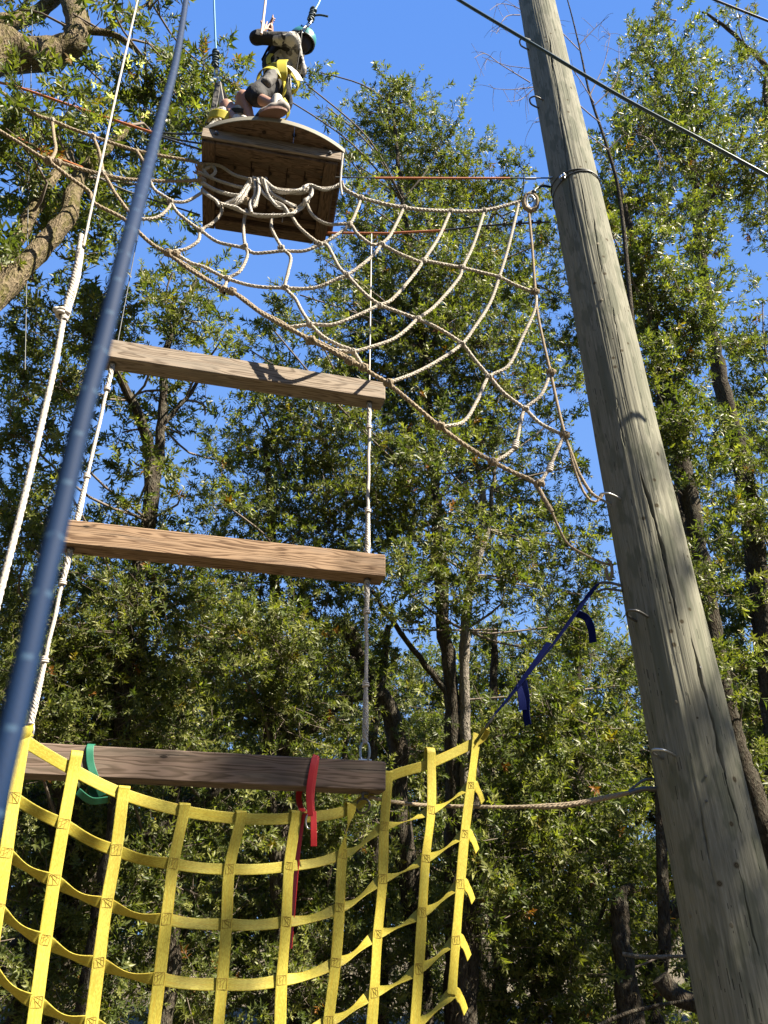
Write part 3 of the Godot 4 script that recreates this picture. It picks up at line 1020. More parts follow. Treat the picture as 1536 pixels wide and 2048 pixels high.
func webbing_net() -> void:
	var along := (at(770, 1560, web_ahead(7)) - at(45, 1560, web_ahead(0)))
	along.y = 0
	along = along.normalized()
	var out := Vector3(-along.z, 0, along.x)
	if out.z < 0.0:
		out = -out
	var o := thing("webbing_cargo_net", "bright yellow climbing net of flat webbing straps, sagging across the bottom of the view", "climbing net", at(460, 1640, 3.9))
	# crossings: columns 0..9 (uprights), rows 0..5 (row 0 is the top edge)
	var cols := [
		[[46, 1478], [28, 1596], [12, 1706], [-5, 1818], [-22, 1935], [-38, 2060]],
		[[147, 1540], [127, 1648], [108, 1760], [90, 1880], [73, 2004], [56, 2130]],
		[[246, 1588], [232, 1700], [213, 1806], [197, 1925], [182, 2045], [168, 2170]],
		[[367, 1622], [346, 1727], [332, 1838], [318, 1957], [303, 2080], [290, 2200]],
		[[480, 1637], [458, 1738], [452, 1848], [443, 1968], [432, 2090], [424, 2210]],
		[[590, 1636], [577, 1732], [571, 1843], [562, 1960], [558, 2080], [552, 2200]],
		[[700, 1618], [684, 1708], [678, 1815], [670, 1925], [656, 2042], [650, 2160]],
		[[774, 1556], [767, 1653], [764, 1758], [754, 1868], [747, 1985], [737, 2105]],
		[[860, 1527], [861, 1620], [850, 1717], [843, 1825], [836, 1937], [828, 2050]],
		[[954, 1482], [940, 1571], [928, 1668], [919, 1768], [910, 1880], [902, 1988]]]
	var place := func(i: int, j: int) -> Vector3:
		return at(cols[i][j][0], cols[i][j][1], web_ahead(i) - 0.012 * j) - o.position
	# uprights, each with a folded loop over the top edge
	for i in 10:
		var p := PackedVector3Array()
		var head: Vector3 = place.call(i, 0)
		if i != 0 and i != 9:
			var rise := 0.085 if i in [1, 8] else 0.035
			p.append(head - out * 0.022 + Vector3(0, -0.02, 0))
			p.append(head - out * 0.016 + Vector3(0, rise * 0.8, 0))
			p.append(head + Vector3(0, rise, 0))
			p.append(head + out * 0.018 + Vector3(0, rise * 0.75, 0))
			p.append(head + out * 0.014 + Vector3(0, -0.01, 0))
		else:
			p.append(head + out * 0.006 + Vector3(0, 0.04, 0))
		for j in range(1, 6):
			p.append(place.call(i, j) + out * 0.008)
		var q := smooth(p, 0.018)
		var ac := PackedVector3Array()
		var wide := []
		var first: float = place.call(i, 1).y
		for k in q.size():
			# a slow turn of the strap between crossings
			var h := q[k].y
			var wob := 0.0
			for j in range(0, 5):
				var ya: float = place.call(i, j).y
				var yb: float = place.call(i, j + 1).y
				if h <= ya and h > yb:
					var f := (ya - h) / (ya - yb)
					wob = sin(f * PI) * (0.22 * sin(i * 2.3 + j * 1.7))
					if i == 6 and j == 0:
						wob = 1.15 * sin(f * PI)
			ac.append(along.rotated(Vector3.UP, wob))
		var b := Build.new()
		b.strap(q, ac, [STRAP_WIDE], 0.0035)
		put("upright_strap", b, mats.yellow, o)
	# cross straps; between uprights they roll over on themselves
	for j in range(0, 6):
		var b := Build.new()
		var pts := PackedVector3Array()
		var ac := PackedVector3Array()
		var run := PackedVector3Array()
		for i in 10:
			run.append(place.call(i, j) - out * (0.004 if j > 0 else 0.0))
		if j == 0:
			run.append(at(972, 1458, web_ahead(9) - 0.02) - o.position)
			run.insert(0, at(62, 1462, web_ahead(0) + 0.01) - o.position)
		else:
			var e: Vector3 = place.call(9, j)
			run.append(e + along * 0.055 - Vector3(0, 0.018, 0) - out * 0.01)
			run.append(e + along * 0.095 - Vector3(0, 0.075, 0) - out * 0.03)
			run.insert(0, run[0] - along * 0.07 + Vector3(0, 0.01, 0))
		var n := run.size()
		for i in n - 1:
			var a := run[maxi(i - 1, 0)]
			var d := run[mini(i + 2, n - 1)]
			for k in 14:
				var f := k / 14.0
				var w := run[i].cubic_interpolate(run[i + 1], a, d, f)
				var t := (run[i + 1] - run[i]).normalized()
				var up := Vector3.UP - t * t.y
				up = up.normalized()
				var turn := 0.0
				if j > 0 and i > 0 and i < 10:
					var cx: float = i - 1.0
					var amount := 1.2 if cx < 3.0 else (0.42 if cx < 5.0 else (0.85 if cx < 6.0 else 1.45))
					if j == 1:
						amount *= 0.55 if cx < 6.0 else 1.0
					turn = sin(f * PI) * amount * (1.0 if cx < 3.0 else -1.0)
					w += Vector3(0, -0.010 * sin(f * PI) * absf(amount), 0)
				elif j == 0 and i > 0:
					turn = sin(f * PI) * 0.16 * sin(i * 1.9)
				pts.append(w)
				ac.append(up.rotated(t, turn))
		pts.append(run[n - 1])
		ac.append(ac[ac.size() - 1])
		b.strap(pts, ac, [STRAP_WIDE * (1.0 if j == 0 else 0.92)], 0.0035)
		put("edge_strap" if j == 0 else "cross_strap", b, mats.yellow, o)
	# box-and-cross stitching on every crossing in view
	var st := Build.new()
	var s := 0.019
	for e in [[[-1, -1], [1, -1]], [[1, -1], [1, 1]], [[1, 1], [-1, 1]], [[-1, 1], [-1, -1]], [[-1, -1], [1, 1]], [[-0.4, 1], [-0.4, -0.6]], [[0.5, 1], [0.1, -0.9]], [[-0.9, 0.3], [0.6, 1]]]:
		st.tube(PackedVector3Array([Vector3(e[0][0] * s, e[0][1] * s, 0), Vector3((e[0][0] + e[1][0]) * s * 0.5, (e[0][1] + e[1][1]) * s * 0.5, 0.0006), Vector3(e[1][0] * s, e[1][1] * s, 0)]), [0.0009], 5)
	var sm := st.mesh(mats.thread)
	var tilt := RandomNumberGenerator.new()
	tilt.seed = 37
	for i in 10:
		for j in range(1, 5):
			var c: Vector3 = place.call(i, j) + out * 0.0108
			if cols[i][j][1] > 2060 or cols[i][j][0] < -30:
				continue
			var down: Vector3 = (place.call(i, j + 1) - place.call(i, j - 1)).normalized()
			share("stitching", sm, o, Transform3D(Basis(along * (1.0 if tilt.randf() < 0.5 else -1.0), -down, out).orthonormalized().rotated(out, tilt.randf_range(-0.14, 0.14)).scaled_local(Vector3(tilt.randf_range(0.85, 1.15), tilt.randf_range(0.85, 1.2), 1.0)), c))
	# gathered corner tabs
	for e in [[46, 1478, 60, 1452, 0], [954, 1482, 972, 1456, 9]]:
		var a := at(e[0], e[1], web_ahead(e[4])) - o.position
		var c := at(e[2], e[3], web_ahead(e[4]) - 0.01) - o.position
		var b := Build.new()
		var d := (c - a)
		var p := PackedVector3Array([a - d * 0.2 + out * 0.01, a + d * 0.5 + out * 0.016, c + out * 0.004, a + d * 0.6 - out * 0.012, a - d * 0.15 - out * 0.008])
		var q := smooth(p, 0.012)
		var ac := PackedVector3Array()
		for k in q.size():
			ac.append(along.rotated(out, 0.6 if e[4] == 0 else 0.9))
		b.strap(q, ac, [STRAP_WIDE, STRAP_WIDE * 0.7, STRAP_WIDE], 0.0035)
		put("corner_tab", b, mats.yellow, o)

# ------------------------------------------------------------------ loose slings and straps
func sling(called: String, label: String, cat: String, m: Material, runs: Array, wide: float, group := "") -> Node3D:
	var first: PackedVector3Array = runs[0][0]
	var o := thing(called, label, cat, first[0], group)
	for r in runs:
		var p := smooth(local(r[0], o), 0.02)
		var ac := PackedVector3Array()
		for k in p.size():
			var f := float(k) / maxf(1.0, p.size() - 1)
			ac.append((r[1] as Vector3).rotated((p[p.size() - 1] - p[0]).normalized() if p[0].distance_to(p[p.size() - 1]) > 0.01 else Vector3.UP, r[2] * f))
		var b := Build.new()
		b.strap(p, ac, [wide], 0.003)
		put(r[3], b, m, o)
	return o

func straps() -> void:
	var f := ladder_frame()
	var on := func(x: float, h: float, z: float) -> Vector3:
		return f * Vector3(x, h, z)
	# red sling round the lowest beam
	var x := -0.402
	var lo := 2.33
	var hi := 2.485
	var red := sling("red_sling", "red webbing sling looped round the lowest ladder beam, its tail hanging down", "strap", mats.red, [
		[PackedVector3Array([on.call(x + 0.02, lo - 0.13, 0.02), on.call(x + 0.015, lo - 0.02, 0.012), on.call(x + 0.03, hi - 0.03, 0.008), on.call(x + 0.035, hi + 0.006, -0.01), on.call(x + 0.03, hi + 0.006, -0.10), on.call(x + 0.02, hi - 0.03, -0.122), on.call(x - 0.03, lo - 0.0, -0.122), on.call(x - 0.02, lo - 0.09, -0.06), on.call(x + 0.01, lo - 0.13, 0.005)]), f.basis.x, 0.0, "loop"],
		[PackedVector3Array([on.call(x + 0.012, lo - 0.13, 0.03), on.call(x + 0.0, lo - 0.02, 0.022), on.call(x + 0.015, hi - 0.04, 0.016), on.call(x + 0.03, hi + 0.012, 0.0)]), (f.basis.x + Vector3(0, 0, 0.5)).normalized(), 0.5, "loop"],
		[PackedVector3Array([on.call(x + 0.025, lo - 0.11, 0.03), on.call(x + 0.03, lo - 0.2, 0.035), on.call(x + 0.034, lo - 0.27, 0.03)]), f.basis.x, 0.4, "short_tail"],
		[PackedVector3Array([on.call(x - 0.02, lo - 0.12, -0.02), on.call(x - 0.035, lo - 0.35, -0.03), on.call(x - 0.045, lo - 0.70, -0.03)]), (f.basis.x + Vector3(0, 0, 0.8)).normalized(), 0.5, "long_tail"]], 0.030)
	var cb := Build.new()
	carabiner(cb, on.call(x + 0.01, lo - 0.155, 0.02) - red.position, Vector3(0, 1, 0), f.basis.x, 0.036)
	put("carabiner", cb, mats.steel, red)
	# green sling
	x = -1.475
	sling("green_sling", "dark green webbing sling hung over the lowest ladder beam behind the yellow net", "strap", mats.green_strap, [
		[PackedVector3Array([on.call(x + 0.09, lo - 0.07, -0.02), on.call(x + 0.05, lo + 0.0, 0.012), on.call(x + 0.015, lo + 0.07, 0.012), on.call(x, hi - 0.02, 0.012), on.call(x, hi + 0.008, -0.012), on.call(x, hi + 0.008, -0.10), on.call(x + 0.01, hi - 0.04, -0.125), on.call(x + 0.03, lo - 0.03, -0.125), on.call(x + 0.10, lo - 0.09, -0.05)]), f.basis.x, 0.0, "loop"],
		[PackedVector3Array([on.call(x - 0.02, lo - 0.06, 0.01), on.call(x + 0.05, lo - 0.10, 0.01), on.call(x + 0.12, lo - 0.09, 0.0)]), Vector3(0, 1, 0.3), 0.6, "fold"]], 0.034)
	# blue strap from the net's corner to the pole
	var side := Vector3(0.5, 0.5, 0.6).normalized()
	var blue := sling("blue_strap", "deep blue webbing strap pulling the yellow net's corner up to the pole", "strap", mats.blue_strap, [
		[line([[988, 1432, 4.299], [1012, 1405, 4.295], [1060, 1345, 4.285], [1105, 1290, 4.276], [1150, 1228, 4.267], [1185, 1180, 4.260], [1196, 1168, 4.258]], 4.0), side, 0.5, "main_run"],
		[line([[990, 1428, 4.299], [1030, 1380, 4.291], [1075, 1318, 4.282], [1098, 1285, 4.277]], 4.0), (side + Vector3(0.1, 0, -0.3)).normalized(), 0.2, "doubled_run"],
		[line([[1046, 1362, 4.288], [1052, 1395, 4.287], [1052, 1425, 4.287], [1056, 1450, 4.286]], 4.0), Vector3(1, 0, 0.3), 0.5, "hanging_tail"],
		[line([[1040, 1370, 4.289], [1044, 1400, 4.288], [1046, 1420, 4.288]], 4.0), Vector3(1, 0, -0.3), 0.5, "hanging_tail"],
		[line([[1150, 1226, 4.267], [1172, 1235, 4.263], [1182, 1255, 4.261], [1186, 1285, 4.260]], 4.0), Vector3(1, 0, 0.2), 0.4, "hanging_tail"]], 0.044)
	var bc := Build.new()
	carabiner(bc, at(980, 1443, 4.31) - blue.position, (at(990, 1430, 4.30) - at(972, 1456, 4.32)).normalized(), Vector3(0.3, 0.2, 1).normalized(), 0.045)
	put("carabiner", bc, mats.steel_dark, blue)
	var hook := Build.new()
	hook.tube(smooth(local(line([[1188, 1178, 4.340], [1200, 1166, 4.320], [1222, 1166, 4.280], [1244, 1172, 4.260]], 3.8), blue), 0.01), [0.009], 8)
	hook.tube(smooth(local(line([[1194, 1184, 4.340], [1212, 1178, 4.310], [1245, 1182, 4.260]], 3.8), blue), 0.01), [0.008], 8)
	put("anchor_hook", hook, mats.steel_dark, blue)
	# rope tie from the net's end to a hook on the pole
	var tie := thing("net_tail_tie", "grey rope tail and strap tying the rope net's lowest corner to the pole", "rope", at(1134, 1090, 4.15))
	var t := Build.new()
	t.tube(smooth(local(line([[1102, 1020, 4.100], [1116, 1052, 4.130], [1136, 1088, 4.160], [1175, 1112, 4.220], [1206, 1126, 4.260], [1226, 1130, 4.280]], 3.7), tie), 0.012), [0.0085], 10, 3, 0.06, 0.2)
	put("tail_rope", t, mats.rope_old, tie)
	var t2 := Build.new()
	t2.tube(smooth(local(line([[1214, 1118, 4.260], [1222, 1128, 4.250], [1224, 1150, 4.260], [1216, 1158, 4.270], [1212, 1136, 4.260]], 3.7), tie), 0.012), [0.010], 10, 3, 0.07, 0.2)
	put("loop", t2, mats.rope_old, tie)
	# tether from the lowest beam to the pole
	var te := thing("tether_rope", "faded tan rope running level from the lowest ladder beam to the pole", "rope", f * Vector3(-0.1, 2.22, 0))
	var tb := Build.new()
	tb.tube(smooth(local(line([[738, 1594, 4.220], [790, 1604, 4.340], [860, 1611, 4.440], [940, 1613, 4.440], [1020, 1614, 4.440], [1090, 1611, 4.398], [1150, 1606, 4.356], [1210, 1594, 4.314], [1262, 1584, 4.278]], 4.0), te), 0.012), [0.0105], 10, 3, 0.075, 0.2)
	put("rope", tb, mats.rope_old, te)
	tb = Build.new()
	tb.tube(smooth(local(line([[1060, 1614, 4.419], [1120, 1613, 4.377], [1180, 1603, 4.335], [1240, 1590, 4.293], [1262, 1584, 4.278]], 4.0), te), 0.012), [0.012], 10, 3, 0.08, 0.2)
	put("splice", tb, mats.rope_old, te)
	tb = Build.new()
	tb.tube(smooth(local(line([[1258, 1586, 4.280], [1285, 1578, 4.270], [1312, 1578, 4.270]], 4.0), te), 0.012), [0.013], 8)
	tb.tube(smooth(local(line([[1258, 1582, 4.280], [1285, 1562, 4.270], [1308, 1558, 4.270]], 4.0), te), 0.012), [0.007], 8)
	put("pole_hook", tb, mats.steel_dark, te)

func carabiner(b: Build, c: Vector3, up: Vector3, side: Vector3, size: float) -> void:
	var p := PackedVector3Array()
	for k in 25:
		var a := TAU * k / 24.0
		p.append(c + up * (cos(a) * size) + side * (sin(a) * size * 0.52))
	b.tube(p, [size * 0.13], 8, 0, 0.1, 0.2, false)
	b.tube(PackedVector3Array([c + side * size * 0.5 + up * size * 0.35, c + side * size * 0.5 - up * size * 0.4]), [size * 0.19], 8)

# ------------------------------------------------------------------ ropes and cables overhead
func cord(called: String, label: String, cat: String, p: PackedVector3Array, r: float, m: Material, group := "") -> Node3D:
	var o := thing(called, label, cat, p[0], group)
	var b := Build.new()
	b.tube(smooth(local(p, o), 0.05), [r], 8)
	put("line", b, m, o)
	return o

func lines() -> void:
	# blue climbing rope that passes close by the lens
	var near := PackedVector3Array()
	var eye_dir := Vector3(0, sin(deg_to_rad(PITCH)), -cos(deg_to_rad(PITCH)))
	for q in [[384, -90, 1.55], [372, 0, 1.30], [352, 120, 0.98], [318, 250, 0.72], [277, 405, 0.50], [243, 530, 0.435], [206, 680, 0.395], [166, 830, 0.365], [122, 1020, 0.335], [82, 1190, 0.31], [40, 1380, 0.287], [-2, 1560, 0.268], [-62, 1800, 0.25], [-110, 2000, 0.24]]:
		var d := at(q[0], q[1], 1.0) - EYE
		near.append(EYE + d * (q[2] / d.dot(eye_dir)))
	var o := thing("blue_climbing_rope", "thick blue flecked climbing rope close to the camera, crossing the left side top to bottom", "rope", near[0])
	var b := Build.new()
	b.tube(smooth(local(near, o), 0.01), [0.0046], 20)
	put("sheath", b, mats.blue_rope, o)
	# pale rope at the left: thin cord above, spliced thick rope below
	var l := thing("pale_hanging_rope", "long cream rope hanging at the far left, knotted with white tape halfway", "rope", at(165, 500, 2.45))
	b = Build.new()
	b.tube(smooth(local(line([[288, -60], [275, 0], [232, 190], [197, 350], [167, 492]], 2.45), l), 0.02), [0.0068], 8, 3, 0.04, 0.2)
	put("thin_cord", b, mats.rope_white, l)
	b = Build.new()
	b.tube(smooth(local(line([[163, 470], [152, 540], [140, 590], [128, 632], [112, 720], [78, 870], [45, 1010], [12, 1140], [-6, 1210], [-40, 1350]], 2.45), l), 0.010), [0.0136], 15, 3, 0.085, 0.34)
	put("thick_rope", b, mats.rope_white, l)
	b = Build.new()
	b.tube(smooth(local(line([[162, 500], [154, 540], [146, 575], [134, 615], [128, 640]], 2.45), l), 0.010), [0.015, 0.021, 0.022, 0.018], 12, 4, 0.08, 0.34)
	put("splice", b, mats.rope_white, l)
	b = Build.new()
	var k := at(126, 626, 2.45) - l.position
	coil(b, k, Vector3(0.2, 1, 0).normalized(), 0.021, 0.009, 2.3)
	b.ball(k + Vector3(-0.024, 0.01, 0.01), Vector3(0.02, 0.014, 0.014))
	b.ball(k + Vector3(0.022, -0.006, 0.01), Vector3(0.016, 0.012, 0.013))
	put("tape_wrap", b, mats.tape, l)
	cord("thin_steel_cable", "hair-thin dark cable hanging down the extreme left edge of the picture", "cable", line([[66, -20, 4.0], [62, 150, 4.0], [56, 420, 4.0], [50, 740, 4.0]], 4.0), 0.004, mats.cable)
	# overhead cables crossing at the upper right
	cord("overhead_cable", "dark green cable slanting down across the front of the pole top", "cable", line([[880, -28, 3.15], [918, 0, 3.15], [1072, 92, 3.2], [1240, 192, 3.25], [1400, 278, 3.3], [1536, 352, 3.35], [1620, 398, 3.4]], 3.2), 0.0125, mats.cable_green)
	cord("overhead_cable_far", "short dark cable crossing the sky in the top right corner", "cable", line([[1400, -15, 3.6], [1430, 0, 3.6], [1536, 42, 3.65], [1600, 66, 3.7]], 3.6), 0.010, mats.cable)
	# cables that carry the platform
	var up := thing("upper_platform_cable", "orange-sheathed steel cable from the platform's right side level across to the pole", "cable", at(685, 355, 3.95))
	b = Build.new()
	b.tube(local(line([[640, 354, 4.000], [700, 355, 4.027], [755, 356, 4.052]], 3.9), up), [0.006], 8)
	b.tube(local(line([[1015, 356, 4.169], [1060, 356, 4.189], [1112, 356, 4.212]], 3.9), up), [0.006], 8)
	put("bare_cable", b, mats.cable, up)
	b = Build.new()
	b.tube(local(line([[750, 356, 4.050], [900, 356.5, 4.117], [1020, 356.5, 4.171]], 3.9), up), [0.009], 8)
	put("orange_sleeve", b, mats.cable_orange, up)
	b = Build.new()
	b.tube(local(line([[1050, 357, 4.184], [1072, 357, 4.194]], 3.9), up), [0.011], 8)
	b.tube(local(line([[1098, 356, 4.206], [1108, 355, 4.211]], 3.9), up), [0.011], 8)
	put("swage", b, mats.steel, up)
	var dn := thing("lower_platform_cable", "orange-sheathed cable below the platform running to a dark turnbuckle on the pole", "cable", at(650, 466, 4.6))
	b = Build.new()
	b.tube(local(line([[630, 466, 4.620], [652, 466, 4.605]], 3.9), dn), [0.006], 8)
	b.tube(local(line([[885, 461, 4.447], [960, 452, 4.396], [1034, 447, 4.345], [1100, 444, 4.300]], 3.9), dn), [0.008], 8)
	put("bare_cable", b, mats.cable, dn)
	b = Build.new()
	b.tube(local(line([[650, 466, 4.606], [770, 467, 4.525], [890, 461, 4.443]], 3.9), dn), [0.0105], 8)
	put("orange_sleeve", b, mats.cable_orange, dn)
	for q in [1010, 1040, 1062, 1078]:
		b = Build.new()
		coil(b, at(q, 446.5 - (q - 1040) * 0.05, 4.62 - (q - 630) * 0.00068) - dn.position, (at(1090, 444, 4.31) - at(1000, 449, 4.37)).normalized(), 0.016, 0.007, 2.0)
		put("cable_clip", b, mats.cable, dn)
	for s in [["left_upper_cable", "rust-orange sheathed cable sloping down from the upper left towards the platform", [[-30, 158, 3.7], [40, 176, 3.75], [150, 214, 3.8], [270, 254, 3.85], [310, 267, 3.86]], mats.cable_orange, 0.011],
			["left_lower_cable", "second rust-orange cable lying just above the left rope of the cargo net", [[36, 277, 3.7], [100, 310, 3.75], [165, 336, 3.8]], mats.cable_orange, 0.012]]:
		var c := cord(s[0], s[1], "cable", line(s[2], 3.8), s[4], s[3])
		b = Build.new()
		if s[0] == "left_upper_cable":
			for e in [[[300, 263, 3.86], [360, 268, 3.88], [418, 266, 3.9]], [[305, 266, 3.86], [360, 280, 3.88], [414, 289, 3.9]], [[305, 268, 3.86], [360, 286, 3.88], [414, 303, 3.9]]]:
				b.tube(smooth(local(line(e, 3.8), c), 0.05), [0.008], 8)
		else:
			b.tube(smooth(local(line([[-20, 252, 3.68], [36, 277, 3.7]], 3.8), c), 0.05), [0.006], 8)
			b.tube(smooth(local(line([[160, 334, 3.8], [230, 372, 3.95], [300, 398, 4.1], [400, 430, 4.3]], 3.8), c), 0.05), [0.007], 8)
		put("bare_cable", b, mats.cable, c)
	# safety lines of the two children
	safety_line("left_safety_line", "thin blue safety line knotted to the sitting child's harness", [[428, -40], [428, 0], [430, 55], [432, 104]], [[432, 106], [431, 128], [434, 150], [436, 168]], [[432, 107], [418, 112], [404, 121]], mats.cord_blue, 3.72)
	safety_line("right_safety_line", "thin pale cyan safety line with a big dark knot behind the standing child's helmet", [[652, -40], [640, 0], [632, 16], [627, 26]], [[627, 22], [622, 38], [615, 52], [603, 64]], [[628, 31], [640, 30], [656, 33]], mats.cord_cyan, 3.64)
	var wl := cord("pink_hand_line", "straight pale pink rope hanging in front of the standing child's raised hand", "rope", line([[534, -40, 3.5], [531, 0, 3.5], [524, 58, 3.5], [522, 68, 3.5]], 3.5), 0.011, mats.cord_pink)

func safety_line(called: String, label: String, cordpx: Array, hang: Array, tail: Array, m: Material, ahead: float) -> void:
	var p := line(cordpx, ahead)
	var o := thing(called, label, "rope", p[0])
	var b := Build.new()
	b.tube(smooth(local(p, o), 0.05), [0.0085], 8)
	put("cord", b, m, o)
	b = Build.new()
	var h := local(line(hang, ahead), o)
	for k in 3:
		coil(b, h[0].lerp(h[1], k * 0.45), Vector3(0.3 * (k - 1), 1, 0.3).normalized(), 0.021, 0.012, 1.6)
	coil(b, h[1].lerp(h[2], 0.2), Vector3(1, 0.3, 0.3).normalized(), 0.017, 0.011, 1.4)
	b.tube(smooth(local(line(tail, ahead), o), 0.02), [0.009], 8)
	put("figure_eight_knot", b, mats.knot_dark, o)
	b = Build.new()
	carabiner(b, h[1].lerp(h[2], 0.75), (h[1] - h[2]).normalized(), Vector3(0.8, 0, 0.5), 0.05)
	carabiner(b, h[2].lerp(h[3], 0.6), (h[2] - h[3]).normalized(), Vector3(0.3, 0, 0.9), 0.04)
	put("carabiner", b, mats.steel, o)

# ------------------------------------------------------------------ trees
var leaf_mats := []
var sprigs := []          # [mesh] variants
var spray_mats := {}
var lumps: FastNoiseLite = noise(FastNoiseLite.TYPE_SIMPLEX, 1.0, 301, 3)

func leaf(b: Build, base: Vector3, dir: Vector3, face_up: Vector3, long: float, wide: float, droop: float) -> void:
	var side := dir.cross(face_up).normalized()
	var up := side.cross(dir).normalized()
	var s := b.v.size()
	var fold := wide * 0.22
	# midrib and both edges; the blade is folded along the rib and curves down to its tip
	var rib := [0.0, 0.3, 0.65, 1.0]
	var half := [0.0, 0.44, 0.40, 0.0]
	for i in 4:
		var f: float = rib[i]
		var c := base + dir * (long * f) - up * (droop * long * f * f)
		if i == 0 or i == 3:
			b.v.append(c)
			b.n.append((up + dir * droop * f).normalized())
			b.uv.append(Vector2(0.5, f))
		else:
			for e in [-1.0, 0.0, 1.0]:
				b.v.append(c + side * (e * wide * half[i]) + up * (fold * absf(e)))
				b.n.append((up + dir * droop * f - side * e * 0.3).normalized())
				b.uv.append(Vector2(0.5 + e * 0.5, f))
	for t in [[0, 1, 2], [0, 2, 3], [1, 4, 2], [2, 4, 5], [2, 5, 3], [3, 5, 6], [4, 7, 5], [5, 7, 6]]:
		b.idx.append_array([s + t[0], s + t[1], s + t[2]])

func make_sprigs() -> void:
	# glossy lance-shaped leaves set spirally along a short twig, crowded at its end
	for k in 5:
		var b := Build.new()
		var n: int = [9, 12, 14, 16, 11][k]
		var long := 0.15 + 0.02 * (k % 3)
		for i in n:
			var f := float(i) / (n - 1)
			var a := i * 2.4 + rng.randf_range(-0.4, 0.4)
			var open := lerpf(1.25, 0.35, f) + rng.randf_range(-0.25, 0.25)
			var dir := Vector3(cos(a) * sin(open), cos(open), sin(a) * sin(open))
			var up := Vector3.UP.lerp(-Vector3(cos(a), 0, sin(a)), 0.6)
			up = (up + Vector3(rng.randf_range(-0.5, 0.5), 0, rng.randf_range(-0.5, 0.5))).normalized()
			if absf(up.dot(dir)) > 0.95:
				up = Vector3(up.y, up.z, up.x)
			var l := rng.randf_range(0.055, 0.105)
			leaf(b, Vector3(0, long * (0.15 + 0.85 * pow(f, 0.8)), 0), dir, up, l, l * rng.randf_range(0.26, 0.35), rng.randf_range(0.05, 0.3))
		sprigs.append(b)

func leaf_mat(c: Color, vertex: bool) -> StandardMaterial3D:
	var m := mat(c, 0.45, 0.0, 0.48)
	m.vertex_color_use_as_albedo = vertex
	m.backlight_enabled = true
	m.backlight = Color(0.95, 1.0, 0.55)
	return m

func leaf_tint(r: RandomNumberGenerator, tone: Array) -> Color:
	var t := r.randf()
	var c: Color = (tone[0] as Color).lerp(tone[1], t * t)
	if r.randf() < tone[2]:
		c = [Color(0.15, 0.115, 0.012), Color(0.14, 0.06, 0.012), Color(0.12, 0.11, 0.02)][r.randi() % 3]
	var k := r.randf_range(1.1, 1.9)
	return Color(c.r * k, c.g * k, c.b * k)

# the wood's edge runs from near at the left to far at the right
func wood_edge(x: float, y: float) -> float:
	return 7.7 + 2.1 * (x - 768.0) / 768.0 + 1.2 * (clampf(y, -100.0, 2100.0) - 1000.0) / 1000.0

